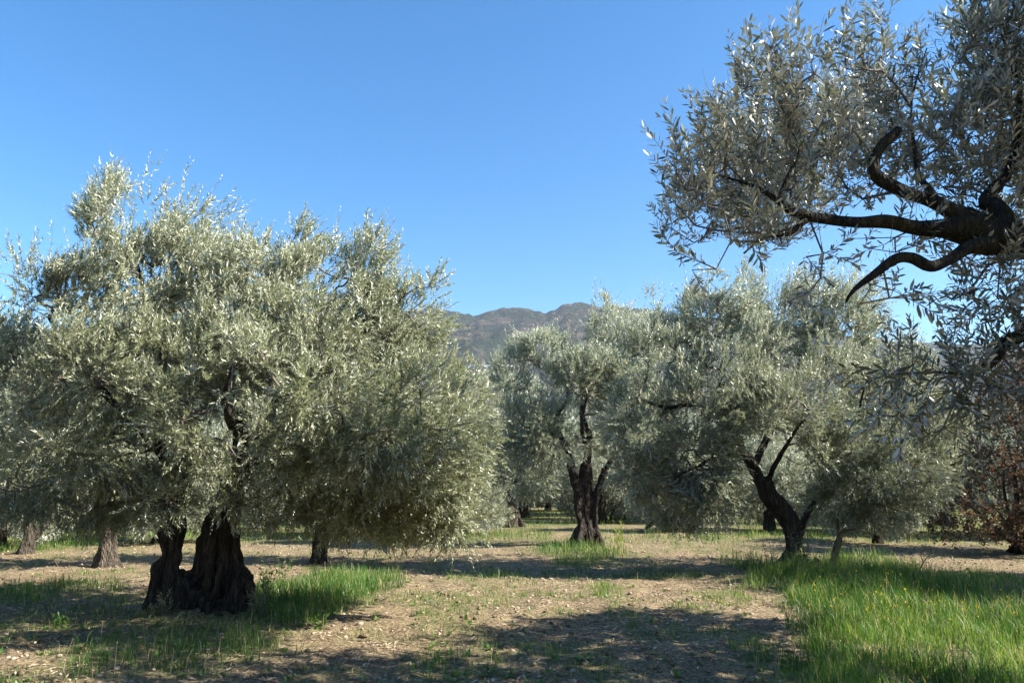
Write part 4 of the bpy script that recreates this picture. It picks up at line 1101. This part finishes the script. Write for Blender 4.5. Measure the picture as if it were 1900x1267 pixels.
# ------------------------------------------------------------------ russet thicket and bramble shrubs
def shrub(name, label, cat, base, lobes, n, seed, leaf, pairs, size, stems, group=None, ratio=0.5, wind=(0, 0, 0), canes=0, bark=M_BARK):
    rng = np.random.default_rng(seed)
    base = np.asarray(base, float)
    root = tag(empty(name, base), label, cat, group)
    sk = []
    for k in range(stems):
        a = rng.uniform(0, 2 * math.pi); c, r, _ = lobes[int(rng.integers(len(lobes)))]
        tgt = np.array(c) + np.array(r) * unit(rng.normal(size=3)) * 0.5
        p0 = np.array([0.25 * math.cos(a), 0.25 * math.sin(a), -0.05])
        m = (p0 + tgt) / 2 + np.array([0, 0, 0.25]) + rng.normal(0, .1, 3)
        v, q, t, cc = tube([(*p0, .045), (*m, .03), (*tgt, .01)], 6, rng, .1, .05, .12)
        mesh_obj('stem', v, [q, t], bark, root, smooth=True)
        sk.append(cc)
    P, D, Ls, segs = grow(sk, lobes, n, rng, wind, 0.36, 0.7, 0.5)
    v1, f1 = prisms(*segs, sides=3)
    v2, f2 = prisms(P, P + D * (Ls * 1.2)[:, None], np.full(len(P), .004), np.full(len(P), .0015), 3)
    tag(mesh_obj('twigs', np.concatenate([v1, v2]), np.concatenate([f1, f2 + len(v1)]), M_TWIG, root), kind='stuff')
    fr = leaf_frames(P, D, Ls, rng, pairs, size, 1.1)
    V, Fc, ti = leaf_mesh(*fr, ratio=ratio)
    tag(mesh_obj('foliage', V, Fc, leaf, root, {'tint': ti}), kind='stuff')
    return root

shrub('oak_thicket', 'russet dry-leaved oak thicket at the right edge behind the leaning olive', 'thicket', (12.1, 18.4, 0),
      [((0, 0, 1.6), (1.5, 1.3, 1.3), 1), ((1.4, -.3, 2.2), (1.4, 1.3, 1.5), 1), ((-1.0, -.3, .9), (1.0, .9, .8), 1.2), ((.6, -.9, .7), (1.4, .8, .65), 1.2), ((1.2, 0, 3.8), (1.1, 1.0, 1.2), .8), ((-1.5, .2, 1.5), (.9, .9, 1.0), .8), ((0, 0, 2.8), (1.2, 1.0, 1.0), .8)],
      2400, 71, M_OAK, 4, 0.085, 14, ratio=0.55)
shrub('oak_thicket', 'taller russet thicket with bare grey branches cut off by the right edge', 'thicket', (14.3, 18.8, 0),
      [((0, 0, 2.0), (1.4, 1.3, 1.5), 1), ((-.6, -.3, 3.4), (1.0, 1.1, 1.1), .9), ((-.3, -.8, .9), (1.3, .8, .8), 1), ((-.4, 0, 4.4), (.9, 1.0, 1.0), .8)],
      1500, 73, M_OAK, 4, 0.085, 14, ratio=0.55)
BR = 'bramble shrubs along the far bank'
for i, (x, y, s, lab) in enumerate([
        (-15.6, 24.5, 1.0, 'rounded grey-brown bramble between the pale trunk and the slender olive'),
        (-19.5, 27.5, 1.2, 'grey bramble mass at the far left edge behind the pale trunk'),
        (-11.6, 28.0, 1.0, 'greenish-grey bramble right of the slender sunlit trunk'),
        (-24.0, 31.0, 1.4, 'farthest bramble mound beyond the grassy bank'),
        (-9.0, 36.0, 1.2, 'bramble mound seen between the two dark trunks of the wide olive')]):
    shrub('bramble', lab, 'shrub', (x, y, 0), [((0, 0, .7 * s), (1.6 * s, 1.2, .7 * s), 1), ((1.2 * s, .2, .6 * s), (1.1 * s, 1.0, .6 * s), 1), ((-1.2 * s, .1, .55 * s), (1.1 * s, 1.0, .6 * s), 1)],
          650, 80 + i, M_BRAMBLE, 5, 0.09, 7, BR, 0.5)

# ------------------------------------------------------------------ dead stump and herbs
def stump():
    rng = np.random.default_rng(5)
    b = at(1538, 1062, 13.9); base = np.array([b[0], 13.9, 0.0])
    root = tag(empty('dead_stump', base), 'thin dead leaning stump with yellow lichen beside the curved olive trunk', 'stump')
    loc = lambda path: [(p[0] - base[0], p[1] - base[1], p[2] - base[2], p[3]) for p in path]
    v, q, t, _ = tube(loc([P4(1536, 1075, 13.9, .075), P4(1545, 1045, 13.9, .065), P4(1553, 1015, 13.9, .06), P4(1562, 990, 13.9, .05), P4(1575, 983, 13.9, .03), P4(1588, 981, 13.9, .015)]), 10, rng, .2, .03, .03)
    mesh_obj('stem', v, [q, t], M_STUMP, root, smooth=True)
    for path in ([P4(1560, 996, 13.9, .035), P4(1556, 980, 13.9, .025), P4(1554, 962, 13.9, .012)], [P4(1564, 988, 13.9, .03), P4(1564, 972, 13.85, .02), P4(1562, 955, 13.8, .010)]):
        v, q, t, _ = tube(loc(path), 8, rng, .2, .02, .03)
        mesh_obj('snag', v, [q, t], M_STUMP, root, smooth=True)
stump()

def herb(name, label, cat, x, y, h, seed, mat, size, stems=1, lean=.1, pairs=10, tips=None, ratio=.3, spread=1.0, group=None, low=0.0, thick=.004):
    """upright plant: stems, each with leaves along it and perhaps flower heads"""
    rng = np.random.default_rng(seed)
    z = float(ground_z(x, y))
    root = tag(empty(name, (x, y, z)), label, cat, group)
    for k in range(stems):
        d = unit(np.array([rng.normal(0, lean), rng.normal(0, lean), 1.0]))
        p0 = np.array([rng.normal(0, .03), rng.normal(0, .03), -.02]) if stems > 1 else np.array([0, 0, -.02])
        hh = h * rng.uniform(.7, 1.0)
        v, f = prisms(p0[None], (p0 + d * hh)[None], np.array([thick]), np.array([thick * .45]), 5)
        mesh_obj('stem', v, f, mat if low == 0 else M_HERB, root, {'tint': np.full(len(v), .6)})
        fr = leaf_frames((p0 + d * hh * low)[None], d[None], np.array([hh * (1 - low)]), rng, pairs, size, spread, 0.02)
        V, Fc, ti = leaf_mesh(*fr, ratio=ratio)
        tag(mesh_obj('leaves', V, Fc, mat, root, {'tint': ti}), kind='stuff')
        if tips:
            c = p0 + d * hh
            D = unit(rng.normal(size=(10, 3)) + np.array([0, 0, .8]))
            V, Fc, ti = leaf_mesh(np.repeat(c[None], 10, 0) + D * .01, D, perp(D), np.full(10, tips), rng.random(10), .6)
            tag(mesh_obj('flower_head', V, Fc, M_PETAL, root, {'tint': ti}), kind='stuff')
    return root

def gx(px, py):
    g = gpt(px, py); return float(g[0]), float(g[1])
herb('spurge', 'upright yellow-green spurge spike against the leaning olive trunk', 'plant', *gx(1489, 1075), .62, 1, M_SPURGE, .05, 2, .06, 18)
herb('spurge', 'yellow-green spurge clump beside the roots of the fluted olive', 'plant', *gx(1152, 1030), .85, 2, M_SPURGE, .07, 5, .10, 14)
herb('spurge', 'small yellow-green spurge in front of the leaning trunk foot', 'plant', *gx(1445, 1088), .40, 3, M_SPURGE, .045, 3, .10, 12)
def forked_weed():
    rng = np.random.default_rng(19)
    g = gpt(1698, 1098); Yw = float(g[1]); base = np.array([g[0], Yw, float(ground_z(g[0], Yw))])
    root = tag(empty('tall_weed', base), 'tall pale forked weed stalk standing above the bright grass', 'plant')
    loc = lambda path: [(p[0] - base[0], p[1] - base[1], p[2] - base[2], p[3]) for p in path]
    for path in ([P4(1698, 1100, Yw, .013), P4(1703, 1070, Yw, .011), P4(1712, 1045, Yw, .009), P4(1724, 1030, Yw, .007), P4(1735, 1022, Yw, .003)],
                 [P4(1713, 1044, Yw, .007), P4(1709, 1032, Yw, .006), P4(1704, 1020, Yw, .003)], [P4(1701, 1085, Yw, .007), P4(1709, 1070, Yw, .005), P4(1714, 1064, Yw, .003)]):
        v, q, t, c = tube(loc(path), 6, rng, .05, .01, .03)
        mesh_obj('stalk', v, [q, t], M_HERB, root, {'tint': np.full(len(v), .9)}, True)
        p0, p1 = c[len(c) // 2, :3], c[-1, :3]
        fr = leaf_frames(p0[None], unit(p1 - p0)[None], np.array([np.linalg.norm(p1 - p0)]), rng, 5, .05, .9, .02)
        V, Fc, ti = leaf_mesh(*fr, ratio=.25)
        tag(mesh_obj('leaves', V, Fc, M_HERB, root, {'tint': ti}), kind='stuff')
forked_weed()
herb('broadleaf_plant', 'small dark broad-leaved plant on the bare soil before the two-trunk olive', 'plant', *gx(603, 1166), .18, 6, M_HERB, .10, 4, .45, 3, None, .45, 1.0)
herb('wild_plant', 'leafy green plant hugging the foot of the wide gnarled base', 'plant', *gx(492, 1112), .50, 7, M_HERB, .06, 7, .22, 9, None, .5, 1.1)
herb('wild_plant', 'leafy green plant arching out of the grass right of the gnarled base', 'plant', *gx(515, 1085), .55, 8, M_HERB, .05, 5, .25, 9, None, .5, 1.1)
herb('wild_plant', 'small leafy plant in the shade left of the gnarled base', 'plant', *gx(110, 1165), .20, 9, M_HERB, .06, 5, .3, 5, None, .4, 1.1)

# ------------------------------------------------------------------ grass, straw, stones
def build_grass():
    rng = np.random.default_rng(3)
    X, Y, Hh = [], [], []
    def scatter(n, x0, x1, y0, y1, power=1.0):
        y = rng.uniform(0, 1, n) ** power * (y1 - y0) + y0
        x = rng.uniform(x0, x1, n)
        ok = np.abs(x) < 0.80 * y + 1.0
        x, y = x[ok], y[ok]
        cov, h = grass_field(x, y)
        tuft = fbm(np.stack([x, y, 0 * x], 1) * 6, 61, 2)
        k = rng.random(len(x)) < cov ** 1.3 * sstep(.30, .62, tuft + 0.35 * (cov > .9))
        X.append(x[k]); Y.append(y[k]); Hh.append((h * (0.6 + 0.8 * tuft))[k])
    scatter(190000, -9, 9, 5.8, 15)
    scatter(90000, -18, 18, 15, 26)
    scatter(38000, -30, 30, 26, 48)
    scatter(60000, 1.6, 9, 6, 14)
    x = np.concatenate(X); y = np.concatenate(Y); h = np.concatenate(Hh)
    n = len(x)
    h = h * (.35 + 1.15 * rng.random(n) ** 1.4)
    z = ground_z(x, y)
    far = 1 + 0.05 * np.clip(y - 8, 0, 20)
    wd = rng.uniform(.0035, .0075, n) * far
    a = rng.uniform(0, 2 * math.pi, n)
    sx, sy = np.cos(a), np.sin(a)
    b = rng.uniform(0, 2 * math.pi, n); ln = h * rng.uniform(.08, .65, n)
    lx, ly = np.cos(b) * ln, np.sin(b) * ln
    V = np.empty((n, 5, 3))
    V[:, 0] = np.stack([x - sx * wd / 2, y - sy * wd / 2, z - .01], 1)
    V[:, 1] = np.stack([x + sx * wd / 2, y + sy * wd / 2, z - .01], 1)
    V[:, 2] = np.stack([x + sx * wd * .4 + lx * .3, y + sy * wd * .4 + ly * .3, z + h * .6], 1)
    V[:, 3] = np.stack([x - sx * wd * .4 + lx * .3, y - sy * wd * .4 + ly * .3, z + h * .6], 1)
    V[:, 4] = np.stack([x + lx, y + ly, z + h * (1 - .25 * (ln / h) ** 2)], 1)
    i = np.arange(n)[:, None] * 5
    patch = fbm(np.stack([x, y, 0 * x], 1) * 1.1, 201, 3)
    ti = np.clip(-.14 + 1.0 * patch + .22 * rng.normal(size=n), 0, .88)
    dry = rng.random(n) < .08 + .12 * (h < .08)
    ti = np.where(dry, 1.0, ti)
    o = mesh_obj('grass', V.reshape(-1, 3), [i + np.array([[0, 1, 2, 3]]), i + np.array([[3, 2, 4]])], M_GRASS, None, {'tint': np.repeat(ti, 5)})
    tag(o, 'tufted green grass growing in patches over the grove floor', 'grass', kind='stuff')
    print('grass blades', n)
build_grass()

def build_straw():
    rng = np.random.default_rng(8)
    n = 52000
    y = rng.uniform(0, 1, n) ** 1.6 * 20 + 5.8
    x = rng.uniform(-1, 1, n) * (0.75 * y + .5)
    cov, _ = grass_field(x, y)
    drift = sstep(.36, .62, fbm(np.stack([x, y, 0 * x], 1) * np.array([.8, 1.6, 1]), 55, 3))
    k = rng.random(n) < (1 - .8 * cov) * (.15 + .85 * drift)
    x, y = x[k], y[k]; n = len(x)
    z = ground_z(x, y) + rng.uniform(.002, .022, n)
    a = rng.uniform(0, 2 * math.pi, n)
    L = rng.uniform(.02, .11, n); wd = rng.uniform(.003, .010, n) * (1 + .04 * (y - 6))
    dx, dy = np.cos(a) * L / 2, np.sin(a) * L / 2
    tz = rng.normal(0, .22, n) * L
    V = np.empty((n, 4, 3))
    V[:, 0] = np.stack([x - dx, y - dy, z - tz / 2], 1)
    V[:, 1] = np.stack([x + np.sin(a) * wd, y - np.cos(a) * wd, z + wd * .5], 1)
    V[:, 2] = np.stack([x + dx, y + dy, z + tz / 2], 1)
    V[:, 3] = np.stack([x - np.sin(a) * wd, y + np.cos(a) * wd, z], 1)
    i = np.arange(n)[:, None] * 4
    o = mesh_obj('straw_litter', V.reshape(-1, 3), [i + np.array([[0, 1, 2]]), i + np.array([[0, 2, 3]])], M_STRAW, None, {'tint': np.repeat(rng.random(n), 4)})
    tag(o, 'dry straw and leaf litter strewn over the bare soil', 'straw', kind='stuff')
build_straw()

def build_twig_litter():
    rng = np.random.default_rng(17)
    n = 420
    y = rng.uniform(0, 1, n) ** 1.4 * 14 + 6; x = rng.uniform(-1, 1, n) * (0.72 * y + .3)
    a_ = rng.uniform(0, 6.28, n); L = rng.uniform(.08, .45, n)
    p = np.stack([x, y, ground_z(x, y) + .012], 1)
    x2, y2 = x + np.cos(a_) * L, y + np.sin(a_) * L
    q = np.stack([x2, y2, ground_z(x2, y2) + rng.uniform(.008, .05, n)], 1)
    m = (p + q) / 2 + rng.normal(0, .02, (n, 3)) * np.array([1, 1, .4])
    r = rng.uniform(.002, .006, n)
    v, f = prisms(np.concatenate([p, m]), np.concatenate([m, q]), np.concatenate([r, r * .8]), np.concatenate([r * .8, r * .4]), 4)
    tag(mesh_obj('fallen_twigs', v, f, M_TWIG), 'thin fallen olive twigs lying about on the soil', 'twigs', kind='stuff')
build_twig_litter()

def stone_shape(rng):
    import bmesh
    bm = bmesh.new()
    bmesh.ops.create_icosphere(bm, subdivisions=1, radius=1)
    V = np.array([v.co[:] for v in bm.verts]); Fc = np.array([[v.index for v in f.verts] for f in bm.faces])
    bm.free()
    return V, Fc

def build_stones():
    rng = np.random.default_rng(12)
    V0, F0 = stone_shape(rng)
    n = 3200
    y = rng.uniform(0, 1, n) ** 1.5 * 17 + 6
    x = rng.uniform(-1, 1, n) * (0.72 * y + .3)
    cov, _ = grass_field(x, y)
    k = rng.random(n) < (1 - .9 * cov) * sstep(.35, .6, fbm(np.stack([x, y, 0 * x], 1) * .8, 301, 3))
    x, y = x[k], y[k]; n = len(x)
    r = .008 + .016 * rng.random(n) ** 3 + .0006 * y
    V = V0[None] * (1 + .45 * (rng.random((n, len(V0), 1)) - .5)) * r[:, None, None] * np.stack([rng.uniform(.8, 1.5, n), rng.uniform(.8, 1.5, n), rng.uniform(.5, .9, n)], 1)[:, None]
    V = V + np.stack([x, y, ground_z(x, y) + r * .25], 1)[:, None]
    Fc = (F0[None] + (np.arange(n) * len(V0))[:, None, None]).reshape(-1, 3)
    tag(mesh_obj('gravel', V.reshape(-1, 3), Fc, M_STONE), 'small pale limestone gravel scattered on the bare soil', 'gravel', kind='stuff')
    me = []
    for s in range(4):
        v = V0 * (1 + .5 * (rng.random((len(V0), 1)) - .5)) * np.array([1.2, .95, .6])
        o = mesh_obj('stone', v, F0, M_STONE); me.append(o.data); bpy.data.objects.remove(o)
    for i, (px, py, rr) in enumerate([(667, 1158, .05), (955, 1153, .045), (1085, 1170, .05), (1180, 1205, .045), (1125, 1150, .035), (1330, 1158, .05), (1318, 1090, .05), (760, 1036, .06), (1012, 1170, .04), (1290, 1200, .045), (880, 1195, .035), (1215, 1168, .04), (1395, 1142, .04), (640, 1180, .04)]):
        gx_, gy_ = gx(px, py)
        o = bpy.data.objects.new('stone', me[i % 4]); COL.objects.link(o)
        o.location = (gx_, gy_, float(ground_z(gx_, gy_)) + rr * .2); o.scale = (rr * .8, rr * .8, rr * .8); o.rotation_euler = (0, 0, i * 1.3)
        tag(o, 'loose pale stone lying on the sunlit bare soil', 'stone', 'loose stones on the bare soil')
build_stones()

def build_flowers():
    rng = np.random.default_rng(21)
    n = 170
    x = rng.uniform(3.0, 8.5, n * 3); y = rng.uniform(8.5, 13.0, n * 3)
    ok = in_poly(x, y, LUSH) & (fbm(np.stack([x, y, 0 * x], 1) * 1.3, 401, 2) > .5)
    x, y = x[ok][:n], y[ok][:n]; n = len(x)
    _, h = grass_field(x, y)
    c = np.stack([x, y, ground_z(x, y) + h * rng.uniform(.75, 1.15, n)], 1)
    D = unit(rng.normal(size=(n, 5, 3)) + np.array([0, 0, .4])).reshape(-1, 3)
    B = np.repeat(c, 5, 0)
    V, Fc, ti = leaf_mesh(B, D, perp(D), np.full(len(B), .017), rng.random(len(B)), .9)
    tag(mesh_obj('yellow_flowers', V, Fc, M_PETAL, None, {'tint': ti}), 'tiny yellow flowers dotted through the tall bright grass', 'flowers', kind='stuff')
build_flowers()

def build_weeds():
    """broad-leaved rosettes and dry stalks mixed into the grass"""
    rng = np.random.default_rng(33)
    n = 5200
    y = rng.uniform(0, 1, n) ** 1.4 * 18 + 6; x = rng.uniform(-1, 1, n) * (0.72 * y + .4)
    cov, h = grass_field(x, y)
    k = rng.random(n) < .10 + .8 * cov * sstep(.45, .6, fbm(np.stack([x, y, 0 * x], 1) * 1.7, 77, 2))
    x, y, cov, h = x[k], y[k], cov[k], h[k]; n = len(x)
    z = ground_z(x, y)
    m = 7
    lift = np.where(cov > .5, h * .55, .01)
    D = unit(np.stack([rng.normal(size=(n, m)), rng.normal(size=(n, m)), rng.uniform(.1, 1.1, (n, m))], 2)).reshape(-1, 3)
    B = np.repeat(np.stack([x, y, z + lift * rng.random(n)], 1), m, 0)
    N = unit(np.array([0, 0, 1.0]) - D * D[:, 2:3])
    V, Fc, ti = leaf_mesh(B, D, N, rng.uniform(.03, .085, len(B)), rng.random(len(B)), .42)
    tag(mesh_obj('broad_weeds', V, Fc, M_HERB, None, {'tint': ti}), 'small broad-leaved weeds mixed into the grass', 'weeds', kind='stuff')
    q = 900
    y = rng.uniform(6, 20, q); x = rng.uniform(-1, 1, q) * (0.7 * y)
    cov, h = grass_field(x, y); k = rng.random(q) < .05 + .9 * cov
    x, y, h = x[k], y[k], h[k]; z = ground_z(x, y)
    a = np.stack([x, y, z - .01], 1)
    b = a + np.stack([rng.normal(0, .06, len(x)), rng.normal(0, .06, len(x)), h * rng.uniform(1.0, 1.7, len(x)) + .03], 1)
    v, f = prisms(a, b, np.full(len(x), .0028), np.full(len(x), .0016), 3)
    D = unit(b - a); hd = rng.uniform(.02, .05, len(x))
    V2, F2, t2 = leaf_mesh(b - D * .01, D, perp(D), hd, rng.random(len(x)), .3)
    V3, F3, t3 = leaf_mesh(b - D * .01, D, np.cross(D, perp(D)), hd, rng.random(len(x)), .3)
    Vs = np.concatenate([v, V2, V3])
    tag(mesh_obj('dry_stalks', Vs, [f, np.concatenate([F2 + len(v), F3 + len(v) + len(V2)])], M_STRAW, None, {'tint': np.concatenate([np.full(len(v), .7), t2, t3])}),
        'thin dry seed stalks standing in the grass', 'stalks', kind='stuff')
build_weeds()

def build_clods():
    rng = np.random.default_rng(14)
    V0, F0 = stone_shape(rng)
    n = 6000
    y = rng.uniform(0, 1, n) ** 1.5 * 14 + 6; x = rng.uniform(-1, 1, n) * (0.72 * y + .3)
    cov, _ = grass_field(x, y)
    k = rng.random(n) < (1 - .9 * cov) * sstep(.40, .62, fbm(np.stack([x, y, 0 * x], 1) * 1.1, 307, 3))
    x, y = x[k], y[k]; n = len(x)
    r = .010 + .035 * rng.random(n) ** 2.5
    V = V0[None] * (1 + .7 * (rng.random((n, len(V0), 1)) - .5)) * r[:, None, None] * np.stack([rng.uniform(.8, 1.6, n), rng.uniform(.8, 1.6, n), rng.uniform(.4, .8, n)], 1)[:, None]
    V = V + np.stack([x, y, ground_z(x, y) + r * .1], 1)[:, None]
    Fc = (F0[None] + (np.arange(n) * len(V0))[:, None, None]).reshape(-1, 3)
    o = mesh_obj('soil_clods', V.reshape(-1, 3), Fc, bpy.data.materials['grove_soil'])
    tag(o, 'rough brown clods of soil lying on the bare floor', 'soil', kind='stuff')
build_clods()

# ------------------------------------------------------------------ the air between the grove and the hills
def build_haze():
    v, f = box(-4700, 4700, -4700, 4700, -12, 720)
    m = bpy.data.materials.new('thin_haze'); m.use_nodes = True
    nt = m.node_tree
    nt.nodes.remove(nt.nodes['Principled BSDF'])
    pv = nt.nodes.new('ShaderNodeVolumePrincipled')
    pv.inputs['Color'].default_value = (.70, .84, 1.0, 1)
    pv.inputs['Density'].default_value = 0.00008
    pv.inputs['Anisotropy'].default_value = 0.2
    nt.links.new(pv.outputs[0], nt.nodes['Material Output'].inputs['Volume'])
    o = mesh_obj('haze', v, f, m)
    tag(o, kind='stuff')
build_haze()
